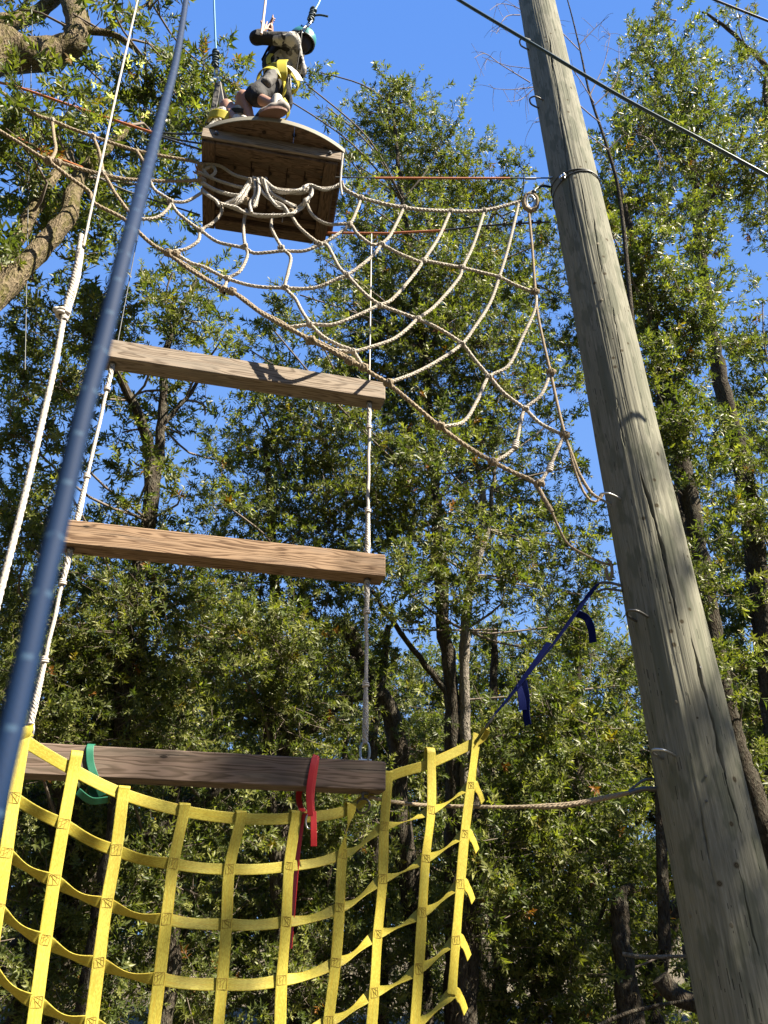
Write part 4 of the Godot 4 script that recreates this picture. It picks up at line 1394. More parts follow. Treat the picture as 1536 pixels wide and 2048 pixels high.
# stems: [[x, y, ahead, radius px], ...] from the foot up; blobs: [x, y, radius px, density]; «near» shifts the crown towards or away from the viewer
func tree(called: String, label: String, cat: String, group: String, stems: Array, blobs: Array, near: float, tone: Array, bk: Material, sd: int, grow := 1.0, ahead_of := -1.0, crowd := 20.0, fixed := false) -> Node3D:
	var r := RandomNumberGenerator.new()
	r.seed = sd
	var lines3 := []
	for s in stems:
		var p := PackedVector3Array()
		var w := []
		for q in s:
			var c := at(q[0], q[1], q[2] if fixed else near + wood_edge(q[0], q[1]) + 0.15)
			p.append(c)
			w.append(q[3] * depth_of(c) / FOCAL)
		lines3.append([p, w])
	var foot: Vector3 = lines3[0][0][0]
	foot.y = 0.0
	var o := thing(called, label, cat, foot, group)
	for s in lines3:
		var p: PackedVector3Array = s[0]
		var w: Array = s[1]
		var lp := local(p, o)
		if s == lines3[0]:
			lp.insert(0, Vector3(0, -0.1, 0))
			w.insert(0, w[0] * 1.2)
		var q := smooth(lp, 0.12)
		for k in q.size():
			q[k] += Vector3(r.randf_range(-1, 1), 0, r.randf_range(-1, 1)) * 0.012
		var b := Build.new()
		b.bumps = lumps
		b.bump_size = 0.26
		b.tube(q, smooth_radii(lp, w, 0.12), 18)
		put("trunk" if s == lines3[0] else "limb", b, bk, o)
	var twigs := Build.new()
	var places := []
	for bl in blobs:
		var ahead: float = near + wood_edge(bl[0], bl[1]) if ahead_of < 0.0 else ahead_of
		ahead += r.randf_range(-0.55, 0.55)
		var c := at(bl[0], bl[1], ahead)
		var size: float = 1.5 * bl[2] * depth_of(c) / FOCAL
		# a bough from the nearest stem
		var best := Vector3.ZERO
		var bd := 1e9
		for s in lines3:
			for q in s[0]:
				var d: float = q.distance_to(c) + maxf(0.0, q.y - c.y) * 1.5
				if d < bd:
					bd = d
					best = q
		if bd < 6.0:
			var mid := best.lerp(c, 0.5) + Vector3(r.randf_range(-0.2, 0.2), -0.12 * bd * 0.3, r.randf_range(-0.2, 0.2))
			twigs.tube(smooth(local(PackedVector3Array([best, mid, c]), o), 0.2), [0.010 + 0.008 * size, 0.009], 6)
		var n := int(crowd * size * size / 0.36 * bl[3] / (grow * grow))
		n = maxi(n, 4)
		for k in n:
			var s0 := c + Vector3(r.randfn(), r.randfn(), r.randfn()) * size * 0.22
			var dir := Vector3(r.randfn(), r.randfn() * 0.8 + 0.25, r.randfn()).normalized()
			var long := size * r.randf_range(0.45, 0.95)
			var bend := Vector3(r.randf_range(-1, 1), r.randf_range(-0.6, 0.6), r.randf_range(-1, 1)) * 0.25 * long
			var p := PackedVector3Array([s0, s0 + dir * long * 0.5 + bend * 0.6, s0 + dir * long + Vector3(0, 0.05 * long, 0)])
			twigs.tube(local(p, o), [0.0055 * grow, 0.0035 * grow, 0.002 * grow], 4, 0, 0.1, 0.2, false)
			for e in 6:
				var f := lerpf(0.25, 1.0, e / 5.0)
				var w: Vector3 = p[0].lerp(p[1], f * 2.0) if f < 0.5 else p[1].lerp(p[2], f * 2.0 - 1.0)
				var d2 := (dir + Vector3(r.randfn(), r.randfn() * 0.7 + 0.25, r.randfn()) * 0.62).normalized()
				places.append([w - foot, d2])
	put("twigs", twigs, mats.twig, o).set_meta("kind", "stuff")
	# foliage: sprigs share five shapes; the ones that show largest are parts of their own
	var sets := [[], [], [], [], []]
	var single := 0
	for k in places.size():
		var d: Vector3 = places[k][1]
		var sx := d.cross(Vector3(r.randfn(), r.randfn(), r.randfn())).normalized()
		var t := Transform3D(Basis(sx, d, sx.cross(d)).scaled(Vector3.ONE * r.randf_range(0.62, 1.28) * grow), places[k][0])
		sets[k % 5].append([t, leaf_tint(r, tone)])
	for v in 5:
		var m := MultiMesh.new()
		m.transform_format = MultiMesh.TRANSFORM_3D
		m.use_colors = true
		m.mesh = spray_mats.green[v]
		m.instance_count = sets[v].size()
		for k in sets[v].size():
			m.set_instance_transform(k, sets[v][k][0])
			m.set_instance_color(k, sets[v][k][1])
		var mi := MultiMeshInstance3D.new()
		mi.name = "foliage"
		mi.multimesh = m
		mi.set_meta("kind", "stuff")
		o.add_child(mi, true)
	return o

# a spray of turned leaves that stands out of a crown
func turned(o: Node3D, spots: Array, near: float) -> void:
	for q in spots:
		var c := at(q[0], q[1], near - 0.25 + wood_edge(q[0], q[1]))
		var d := Vector3(rng.randfn(), rng.randfn() + 0.3, rng.randfn()).normalized()
		var sx := d.cross(Vector3(rng.randfn(), rng.randfn(), rng.randfn())).normalized()
		var called := "yellow_leaf_spray" if q[2] == 0 else "orange_leaf_spray"
		share(called, spray_mats.meshes[q[2]], o, Transform3D(Basis(sx, d, sx.cross(d)).scaled(Vector3.ONE * rng.randf_range(0.55, 0.85)), c - o.position))

func trees() -> void:
	make_sprigs()
	var lm := leaf_mat(Color.WHITE, true)
	spray_mats.green = []
	for v in 5:
		spray_mats.green.append((sprigs[v] as Build).mesh(lm))
	spray_mats.meshes = [(sprigs[0] as Build).mesh(leaf_mat(lin(0.22, 0.155, 0.012), false)), (sprigs[2] as Build).mesh(leaf_mat(lin(0.19, 0.065, 0.012), false))]
	var laurel := [Color(0.052, 0.070, 0.021), Color(0.172, 0.178, 0.050), 0.02]
	var G := "bay laurel trees round the clearing"
	var U := "bushy undergrowth between the trunks"
	# 1 the big crooked tree at the upper left
	var t := tree("crooked_tree", "big crooked tree with mossy thick limbs and rough bark, top left corner", "tree", G, [
		[[-420, 1500, 3.6, 90], [-260, 900, 3.6, 70], [-120, 420, 3.7, 52], [-60, 150, 3.8, 46], [0, 98, 3.9, 40], [60, 112, 4.0, 34], [115, 98, 4.1, 28], [152, 84, 4.1, 24], [150, 30, 4.15, 23], [134, -40, 4.2, 22], [120, -140, 4.2, 18]],
		[[-120, 60, 4.0, 26], [0, 44, 4.2, 17], [50, 36, 4.3, 15], [95, 14, 4.3, 13], [125, -20, 4.3, 12]],
		[[-150, 740, 3.6, 33.0], [0, 585, 3.8, 22.5], [60, 520, 3.9, 20.2], [128, 440, 4.0, 18.0], [160, 350, 4.1, 12.8], [215, 300, 4.2, 9.0], [262, 250, 4.3, 6.0]],
		[[-60, 620, 3.8, 18.0], [10, 520, 4.0, 15.0], [62, 430, 4.1, 12.8], [105, 360, 4.2, 10.5], [140, 300, 4.3, 7.5]],
		[[156, 66, 4.1, 9], [205, 62, 4.15, 7], [250, 82, 4.2, 5], [290, 118, 4.2, 3]], [[210, 64, 4.2, 4], [262, 30, 4.2, 3], [300, 0, 4.2, 2], [296, 20, 4.2, 2]]],
		[[40, 20, 70, 0.6], [230, 30, 55, 0.45], [190, 60, 45, 0.4], [320, 35, 30, 0.4], [320, 112, 50, 0.55], [400, 160, 62, 0.9], [455, 160, 44, 0.7], [372, 225, 75, 0.95], [275, 200, 70, 0.8], [205, 165, 45, 0.4], [150, 205, 60, 0.7],
		[60, 205, 55, 0.6], [40, 285, 75, 0.9], [130, 290, 75, 1.0], [225, 290, 75, 1.0], [330, 300, 65, 0.9], [425, 275, 45, 0.6], [60, 385, 85, 1.0], [185, 385, 70, 0.8], [290, 372, 55, 0.7], [245, 432, 50, 0.6], [100, 475, 75, 0.9], [195, 482, 55, 0.6], [20, 530, 65, 0.8]],
		-0.9, laurel, mats.bark_moss, 101, 0.9, -1.0, 24.0, true)
	turned(t, [[140, 120, 1], [190, 125, 1], [180, 165, 1], [270, 130, 0], [255, 140, 0], [225, 195, 0], [260, 270, 1], [275, 240, 1], [360, 160, 0], [160, 205, 0]], -1.0)
	# 2 slender two-stemmed tree behind the ladder
	t = tree("two_stemmed_tree", "slender tree with two dark upright stems behind the upper ladder beams, left", "tree", G, [
		[[236, 1600, 8.2, 17], [252, 1250, 8.0, 16], [298, 1040, 7.8, 14], [294, 880, 7.6, 11], [262, 800, 7.4, 9], [222, 720, 7.2, 7], [190, 620, 7.0, 5]],
		[[300, 1045, 7.8, 11], [318, 920, 7.6, 10], [326, 780, 7.4, 8], [345, 660, 7.2, 6], [395, 560, 7.0, 4]], [[322, 850, 7.5, 6], [370, 800, 7.4, 4], [410, 740, 7.3, 3]]],
		[[345, 545, 52, 0.55], [440, 740, 44, 0.4], [410, 830, 44, 0.35], [440, 920, 50, 0.5], [120, 950, 40, 0.3], [420, 575, 42, 0.5], [300, 600, 62, 0.7], [390, 645, 60, 0.7], [452, 668, 40, 0.5], [345, 710, 62, 0.75], [250, 690, 62, 0.8], [170, 645, 75, 0.9], [75, 645, 85, 0.9], [60, 765, 85, 1.0], [165, 775, 70, 0.8], [260, 795, 52, 0.5],
		[330, 840, 52, 0.6], [245, 865, 52, 0.5], [40, 870, 75, 1.0], [150, 850, 40, 0.5], [300, 950, 55, 0.6], [225, 1000, 50, 0.6], [365, 985, 45, 0.6]], -0.4, laurel, mats.bark, 102, 0.72, -1.0, 23.0)
	turned(t, [[140, 740, 0], [30, 650, 0], [60, 655, 0], [95, 815, 0], [265, 800, 1], [70, 780, 1]], 0.0)
	# 3 dark bushy tree low at the left
	tree("dense_dark_tree", "dense dark tree filling the left edge below the pale rope's knot", "tree", G, [[[120, 1900, 9.0, 22], [110, 1500, 9.0, 18], [100, 1250, 8.8, 12], [90, 1050, 8.6, 7]]],
		[[15, 1010, 85, 1.3], [60, 1100, 90, 1.4], [30, 1230, 110, 1.4], [90, 1350, 110, 1.5], [190, 1190, 90, 1.2], [185, 1080, 55, 0.8], [285, 1120, 85, 1.1], [285, 1250, 110, 1.3], [195, 1335, 110, 1.4], [380, 1200, 60, 0.9]], 0.0, laurel, mats.bark, 103, 0.6)
	# 4 tall dark tree behind the net
	t = tree("tall_dark_tree", "tall dark-leaved tree whose crown tops out right of the platform", "tree", G, [
		[[908, 1950, 9.2, 18.7], [905, 1420, 9.0, 14.8], [884, 1220, 8.7, 12.5], [872, 1000, 8.3, 10.1], [846, 700, 7.6, 7.8], [805, 400, 6.8, 4.7], [785, 210, 6.3, 2.3]],
		[[905, 1400, 9.0, 7.8], [850, 1330, 8.8, 6.2], [790, 1250, 8.6, 4.7], [745, 1180, 8.5, 3.9]], [[850, 720, 7.6, 4.7], [930, 560, 7.2, 3.9], [990, 420, 6.9, 3]]],
		[[775, 185, 42, 0.9], [828, 210, 38, 0.8], [735, 228, 38, 0.7], [790, 272, 72, 1.0], [878, 290, 50, 0.9], [712, 330, 42, 0.6], [820, 360, 85, 1.1], [925, 345, 52, 0.8], [1005, 352, 45, 0.6], [1046, 345, 26, 0.5], [722, 440, 55, 0.8], [830, 460, 85, 1.1],
		[930, 445, 80, 1.1], [1012, 465, 50, 0.7], [762, 550, 85, 1.1], [870, 570, 95, 1.2], [975, 560, 80, 1.1], [1055, 560, 42, 0.7], [1075, 470, 36, 0.6], [1085, 620, 40, 0.6], [1105, 700, 40, 0.7], [685, 600, 52, 0.8], [600, 590, 30, 0.3], [565, 640, 42, 0.6], [640, 680, 58, 0.9], [740, 665, 85, 1.1], [850, 690, 95, 1.2],
		[960, 680, 90, 1.1], [1045, 690, 50, 0.7], [585, 740, 45, 0.5], [560, 190, 34, 0.3], [612, 168, 34, 0.35], [655, 215, 34, 0.3], [640, 145, 26, 0.25], [690, 300, 34, 0.4], [700, 385, 44, 0.5], [530, 640, 40, 0.4], [500, 700, 50, 0.5], [960, 300, 30, 0.4], [1080, 760, 46, 0.8], [1070, 400, 36, 0.6], [1100, 480, 46, 0.7], [1112, 590, 46, 0.8], [1130, 690, 46, 0.8], [1120, 830, 40, 0.6], [1160, 770, 46, 0.7], [1000, 600, 60, 0.8], [650, 520, 40, 0.4], [680, 765, 65, 0.9], [780, 790, 95, 1.2], [900, 800, 95, 1.2], [1000, 790, 70, 0.9]], -0.2, laurel, mats.bark, 104, 0.74)
	turned(t, [[790, 800, 0], [850, 530, 1], [960, 560, 0]], 0.0)
	# 5 thin-trunked tree between the ladder beams
	tree("thin_trunk_tree", "bushy thin-trunked tree seen between the two upper ladder beams", "tree", G, [[[570, 1650, 9.4, 16], [560, 1400, 9.2, 13], [545, 1100, 8.8, 9], [530, 880, 8.4, 5]]],
		[[515, 810, 52, 0.7], [582, 830, 72, 1.0], [662, 865, 82, 1.1], [490, 905, 60, 0.8], [575, 935, 92, 1.1], [682, 975, 92, 1.1], [445, 1005, 55, 0.7], [515, 1035, 82, 1.0], [622, 1075, 92, 1.1], [425, 1110, 70, 0.9], [505, 1175, 80, 1.0], [625, 1200, 92, 1.1], [400, 1215, 60, 0.8], [720, 1130, 60, 0.9], [730, 1240, 60, 0.8]], 0.2, laurel, mats.bark, 105, 0.66)
	# 6 pale-barked forked tree
	t = tree("pale_forked_tree", "pale smooth-barked tree with forked upper stems, between ladder and pole", "tree", G, [
		[[934, 1950, 8.4, 12.5], [932, 1700, 8.4, 11.7], [930, 1400, 8.3, 10.9], [930, 1260, 8.2, 10.1], [942, 1150, 8.1, 8.6], [966, 1020, 8.0, 6.2], [956, 940, 7.9, 4.7], [930, 890, 7.8, 3.1]], [[944, 1150, 8.1, 6.2], [978, 1060, 8.0, 4.7], [985, 980, 7.9, 3.9], [992, 920, 7.8, 3]]],
		[[785, 920, 82, 1.1], [880, 925, 82, 1.1], [975, 905, 80, 0.9], [1052, 965, 50, 0.7], [765, 1040, 82, 1.0], [860, 1055, 92, 1.1], [970, 1035, 82, 0.9], [1058, 1065, 72, 0.9], [1130, 1010, 52, 0.8], [1150, 930, 42, 0.7], [1060, 880, 52, 0.7], [1150, 1100, 50, 0.8], [795, 1165, 72, 0.9], [880, 1180, 82, 0.9], [1005, 1155, 82, 0.9],
		[1100, 1165, 82, 0.9], [1185, 1075, 40, 0.5], [1165, 1190, 52, 0.7], [805, 1260, 50, 0.5], [985, 1255, 50, 0.4], [1095, 1255, 60, 0.6], [1180, 1290, 62, 0.8], [1240, 1370, 42, 0.5]], -0.3, laurel, mats.bark_pale, 106, 0.76)
	turned(t, [[1120, 1005, 0], [835, 1050, 0], [985, 940, 0], [1170, 1130, 1], [820, 1010, 1]], -0.2)
	# 7, 8, 9 right of the pole
	t = tree("mottled_trunk_tree", "tree with a mottled mossy trunk leaning just right of the pole", "tree", G, [
		[[1590, 1900, 6.0, 40], [1525, 1680, 6.1, 34], [1462, 1480, 6.2, 29], [1424, 1300, 6.3, 26], [1405, 1160, 6.4, 23], [1376, 1000, 6.5, 20], [1345, 830, 6.6, 17], [1310, 680, 6.7, 13], [1275, 520, 6.7, 9], [1240, 380, 6.6, 5]],
		[[1400, 1180, 6.4, 9], [1362, 1040, 6.4, 8], [1330, 930, 6.4, 7], [1318, 780, 6.4, 6], [1300, 700, 6.4, 4]]],
		[[1215, 335, 42, 0.7], [1255, 420, 60, 0.9], [1330, 430, 72, 0.9], [1282, 520, 72, 1.0], [1262, 600, 52, 0.9], [1340, 620, 82, 1.0], [1292, 720, 52, 0.8], [1370, 740, 72, 0.9], [1330, 840, 60, 0.8], [1402, 870, 68, 0.8], [1402, 985, 62, 0.7], [1415, 1105, 50, 0.6], [1300, 900, 30, 0.6], [1225, 470, 40, 0.8], [1240, 540, 45, 0.9], [1262, 680, 40, 0.8], [1310, 780, 50, 0.9], [1380, 660, 60, 0.9], [1210, 400, 40, 0.8], [1360, 930, 50, 0.8], [1440, 1180, 50, 0.8], [1455, 1330, 50, 0.8]], -0.6, laurel, mats.bark, 107, 0.95, -1.0, 27.0)
	turned(t, [[1415, 795, 0], [1350, 660, 1], [1420, 1190, 0], [1440, 1010, 0]], -0.4)
	t = tree("tall_right_tree", "tall straight tree with a sunlit crown rising right of the pole top", "tree", G, [
		[[1580, 1700, 7.6, 26], [1545, 1400, 7.5, 23], [1516, 1150, 7.4, 21], [1490, 960, 7.3, 18], [1458, 830, 7.2, 16], [1425, 680, 7.0, 13], [1398, 480, 6.7, 9], [1385, 330, 6.5, 7], [1358, 180, 6.3, 4], [1335, 60, 6.1, 2]], [[1388, 340, 6.5, 5], [1350, 240, 6.4, 4], [1300, 150, 6.3, 2]], [[1395, 470, 6.7, 5], [1430, 380, 6.6, 4], [1490, 260, 6.5, 3]]],
		[[1330, 40, 48, 0.5], [1275, 85, 40, 0.45], [1370, 110, 52, 0.6], [1302, 170, 60, 0.75], [1245, 180, 32, 0.5], [1390, 215, 68, 0.8], [1290, 262, 68, 0.9], [1350, 315, 80, 1.0], [1448, 295, 55, 0.7], [1235, 262, 34, 0.5], [1440, 395, 65, 0.8], [1402, 500, 50, 0.7], [1425, 605, 42, 0.5], [1468, 700, 50, 0.7]], -0.2, laurel, mats.bark, 108, 1.0, -1.0, 27.0)
	t = tree("right_edge_tree", "leafy tree at the right edge with sky showing through its top", "tree", G, [[[1640, 1700, 8.0, 24], [1590, 1200, 7.9, 20], [1560, 800, 7.6, 15], [1545, 400, 7.0, 8], [1530, 150, 6.5, 4]], [[1560, 160, 6.5, 6], [1490, 90, 6.4, 4], [1440, 45, 6.3, 3], [1405, 25, 6.3, 2]]],
		[[1480, 30, 38, 0.3], [1500, 125, 52, 0.5], [1520, 225, 52, 0.7], [1512, 335, 62, 0.8], [1522, 440, 52, 0.6], [1522, 700, 50, 0.8], [1500, 800, 62, 1.0], [1522, 900, 72, 1.0], [1472, 935, 50, 0.8], [1512, 1035, 72, 1.0], [1462, 1085, 52, 0.8], [1502, 1155, 72, 1.0], [1470, 1255, 72, 0.9], [1502, 1352, 72, 0.9], [1522, 1455, 52, 0.8], [1485, 1560, 70, 0.9], [1500, 1680, 60, 1.0], [1525, 600, 30, 0.5]], 0.1, laurel, mats.bark, 109, 0.95, -1.0, 27.0)
	turned(t, [[1470, 1040, 0], [1500, 1050, 0], [1510, 1300, 1], [1490, 1275, 0]], 0.0)
	bare_tree()
	# dark arching trunk behind the lowest beam
	t = tree("arching_tree", "dark old trunk that arches over behind the right end of the lowest beam", "tree", G, [
		[[842, 2000, 8.0, 23.4], [820, 1760, 8.0, 21.8], [792, 1600, 7.9, 21.1], [796, 1490, 7.8, 19.5], [772, 1402, 7.7, 17.2], [740, 1385, 7.6, 15.6], [690, 1398, 7.5, 13.3], [625, 1455, 7.4, 11.7], [540, 1500, 7.3, 10.1], [430, 1570, 7.2, 8.6]],
		[[745, 1388, 7.7, 11.7], [722, 1320, 7.7, 11.7], [700, 1265, 7.7, 14.8], [682, 1250, 7.7, 11.7]], [[700, 1400, 7.5, 7.0], [690, 1460, 7.4, 6.2], [688, 1540, 7.3, 6]]],
		[[455, 1300, 92, 1.2], [560, 1300, 92, 1.2], [470, 1420, 92, 1.2], [585, 1420, 92, 1.1], [680, 1320, 70, 0.9], [690, 1440, 70, 0.8], [770, 1320, 50, 0.6], [830, 1500, 60, 0.7]], 0.0, laurel, mats.bark, 110, 0.64)
	tree("leaning_tree", "thick dark limb slanting up to the right behind the yellow net", "tree", G, [[[-260, 2300, 6.6, 35.9], [-40, 1990, 6.6, 29.6], [90, 1850, 6.7, 26.5], [180, 1760, 6.8, 23.4], [290, 1680, 6.9, 20.3], [400, 1600, 7.0, 16.4], [500, 1530, 7.1, 11.7]], [[90, 1850, 6.7, 12.5], [60, 1930, 6.6, 11.7], [20, 2060, 6.6, 15]]],
		[[60, 1470, 100, 1.3], [200, 1460, 100, 1.3], [330, 1370, 100, 1.2], [325, 1470, 100, 1.3]], 0.0, laurel, mats.bark, 111, 0.6)
	# undergrowth
	var shrubs := [
		["shadowy bushy laurel at the bottom left behind the yellow net's first straps", [[40, 1610, 100, 1.2], [180, 1640, 100, 1.1], [40, 1760, 100, 1.2], [190, 1790, 100, 1.0], [50, 1930, 100, 1.2], [200, 1950, 100, 1.1], [120, 2060, 110, 1.2]], 0.7, laurel],
		["shadowy bushy laurel behind the middle of the yellow net", [[340, 1610, 95, 1.0], [460, 1630, 90, 1.0], [330, 1760, 95, 1.1], [460, 1780, 95, 1.1], [330, 1920, 95, 1.1], [460, 1940, 95, 1.1], [400, 2060, 110, 1.2]], 0.8, laurel],
		["tangled dim bush below the red sling", [[590, 1640, 90, 1.1], [700, 1640, 80, 1.0], [590, 1790, 92, 1.1], [700, 1790, 90, 1.1], [590, 1950, 95, 1.1], [710, 1950, 95, 1.0], [640, 2060, 110, 1.1]], 0.6, laurel],
		["narrow bush round the dark trunk behind the yellow net's right end", [[860, 1500, 50, 0.6], [840, 1700, 70, 0.8], [850, 1850, 70, 0.9], [830, 2000, 80, 1.0], [925, 1760, 50, 0.7], [900, 1960, 60, 0.9]], 0.8, laurel],
		["sunlit leafy laurel left of the pole under the blue strap", [[1010, 1480, 72, 1.0], [1090, 1435, 72, 1.1], [1178, 1445, 70, 1.0], [1040, 1580, 85, 1.2], [1150, 1560, 80, 1.1], [1240, 1600, 40, 0.6], [1225, 1500, 32, 0.4]], -0.2, laurel],
		["sunlit tangled laurel left of the pole below the tether rope", [[1000, 1700, 85, 1.1], [1100, 1690, 92, 1.2], [1210, 1690, 85, 1.1], [1000, 1830, 85, 1.0], [1110, 1830, 92, 1.1], [1225, 1820, 80, 1.0], [1305, 1770, 52, 0.9]], 0.2, laurel],
		["low bright bush at the pole's foot, bottom right", [[1020, 1960, 85, 1.0], [1130, 1960, 90, 1.1], [1250, 1930, 80, 0.9], [1330, 1910, 52, 0.8], [1070, 2060, 95, 1.1], [1200, 2070, 95, 1.0], [1330, 2060, 70, 0.9]], 0.1, laurel]]
	for k in shrubs.size():
		var s: Array = shrubs[k]
		var c: Array = s[1][4]
		tree("laurel_bush", s[0], "bush", U, [[[c[0], 2000, s[2] + 9.2, 9], [c[0] + 6, c[1], s[2] + 9.0, 7], [c[0] - 10, s[1][0][1], s[2] + 8.6, 4]], [[c[0] + 2, 1960, s[2] + 9.1, 6], [c[0] + 60, 1800, s[2] + 9.0, 4], [c[0] + 80, 1650, s[2] + 8.8, 3]]], s[1], (s[2] * 0.5 if k < 4 else -1.45), s[3], mats.bark, 120 + k, 0.64 if k < 4 else 0.74, -1.0, 25.0)
	# trees further back close the view
	for k in 9:
		var x := -60.0 + k * 205.0
		tree("distant_tree", ["far tree seen dimly through the leaves at the left edge", "far tree dim behind the slanting dark limb", "far tree dim behind the green sling", "far tree dim behind the middle of the lowest beam", "far tree behind the red sling's tail", "far tree behind the yellow net's right edge",
			"far tree showing through left of the pole", "far tree hidden mostly behind the pole's lower shaft", "far tree at the right edge beyond the leaning trunk"][k], "tree", "trees farther back in the wood",
			[[[x, 1860, 17.0, 14], [x + rng.randf_range(-20, 20), 1550, 17.0, 11], [x + rng.randf_range(-30, 30), 1250, 17.0, 6]]],
			[[x - 50, 1290 + (k % 3) * 60, 85, 0.8], [x + 50, 1360, 90, 0.8], [x, 1480, 110, 1.0], [x + 70, 1560, 100, 1.0], [x - 60, 1600, 110, 1.0], [x + 30, 1700, 110, 1.1], [x - 40, 1800, 100, 1.1], [x + 60, 1840, 90, 1.1]], 0.0, laurel, mats.bark, 140 + k, 1.3, 17.0, 26.0)
	dead_wood()
	shade_tree()
	clearing()

# leafless thin stem behind the pole top
func bare_tree() -> void:
	var o := thing("bare_sapling", "thin leafless sapling with curling twigs behind the pole top", "tree", at(1330, 1900, 7.4) * Vector3(1, 0, 1), "bay laurel trees round the clearing")
	var b := Build.new()
	var main := line([[1330, 1900, 7.4], [1300, 1100, 7.2], [1262, 620, 7.0], [1240, 400, 6.8], [1216, 300, 6.6], [1180, 190, 6.5], [1158, 90, 6.4], [1135, 0, 6.3], [1110, -80, 6.2]], 7.0)
	b.tube(smooth(local(main, o), 0.1), [0.055, 0.045, 0.04, 0.034, 0.028, 0.020, 0.012, 0.006], 8)
	put("trunk", b, mats.bark, o)
	b = Build.new()
	var r := RandomNumberGenerator.new()
	r.seed = 77
	for s in [[[1216, 300], [1250, 280], [1290, 300], [1310, 350]], [[1188, 205], [1150, 160], [1110, 120]], [[1180, 190], [1205, 140], [1215, 90]], [[1158, 90], [1190, 65], [1212, 55]], [[1200, 245], [1160, 225], [1090, 170], [1010, 165], [960, 160]], [[1090, 170], [1030, 190], [985, 200]],
			[[1060, 165], [1000, 140], [968, 130], [945, 150]], [[1100, 60], [1040, 30], [1000, 30], [975, 55]], [[1158, 100], [1100, 55], [1060, 35]], [[1080, 165], [1040, 210], [1010, 225]], [[1216, 300], [1170, 280], [1100, 262], [1060, 280]], [[1190, 210], [1230, 170], [1232, 110]], [[1040, 30], [1010, 45], [990, 90]]]:
		var p := line(s, 6.4)
		for k in p.size():
			p[k].z += k * 0.08
		var q := smooth(local(p, o), 0.06)
		b.tube(q, [0.009, 0.006, 0.003], 5)
		for e in 9:
			var i: int = r.randi_range(q.size() / 4, q.size() - 1)
			var d := Vector3(r.randf_range(-1, 0.6), r.randf_range(-0.6, 0.9), r.randf_range(-0.6, 0.6)).normalized() * r.randf_range(0.12, 0.34)
			b.tube(smooth(PackedVector3Array([q[i], q[i] + d * 0.6, q[i] + d + Vector3(0.02, -0.07, 0)]), 0.05), [0.0035, 0.002], 4, 0, 0.1, 0.2, false)
	put("twigs", b, mats.twig_bare, o).set_meta("kind", "stuff")

func stump(called: String, label: String, px: Array, m: Material, shag: bool) -> void:
	var p := PackedVector3Array()
	var w := []
	for q in px:
		var c := at(q[0], q[1], q[2])
		p.append(c)
		w.append(q[3] * depth_of(c) / FOCAL)
	var foot := p[0] * Vector3(1, 0, 1)
	p.insert(0, foot)
	w.insert(0, w[0] * 1.25)
	var o := thing(called, label, "tree trunk", foot)
	var b := Build.new()
	b.bumps = lumps
	b.bump_size = 0.3
	var q := smooth(local(p, o), 0.07)
	for k in q.size():
		q[k] += Vector3(rng.randf_range(-1, 1), 0, rng.randf_range(-1, 1)) * 0.014
	b.tube(q, smooth_radii(local(p, o), w, 0.07), 16)
	put("trunk", b, m, o)
	if shag:
		# shaggy moss and hanging fibres
		var s := Build.new()
		for k in 130:
			var c := q[rng.randi_range(2, q.size() - 2)]
			var a := rng.randf() * TAU
			var rr: float = w[1] * 0.95
			var c2 := c + Vector3(cos(a), 0, sin(a)) * rr
			s.tube(PackedVector3Array([c2, c2 + Vector3(cos(a) * 0.03, -0.02, sin(a) * 0.03), c2 + Vector3(cos(a) * 0.03 + rng.randf_range(-0.02, 0.02), -rng.randf_range(0.03, 0.09), sin(a) * 0.03)]), [0.0035, 0.0025, 0.001], 4, 0, 0.1, 0.2, false)
		put("hanging_moss", s, mats.bark_moss, o).set_meta("kind", "stuff")

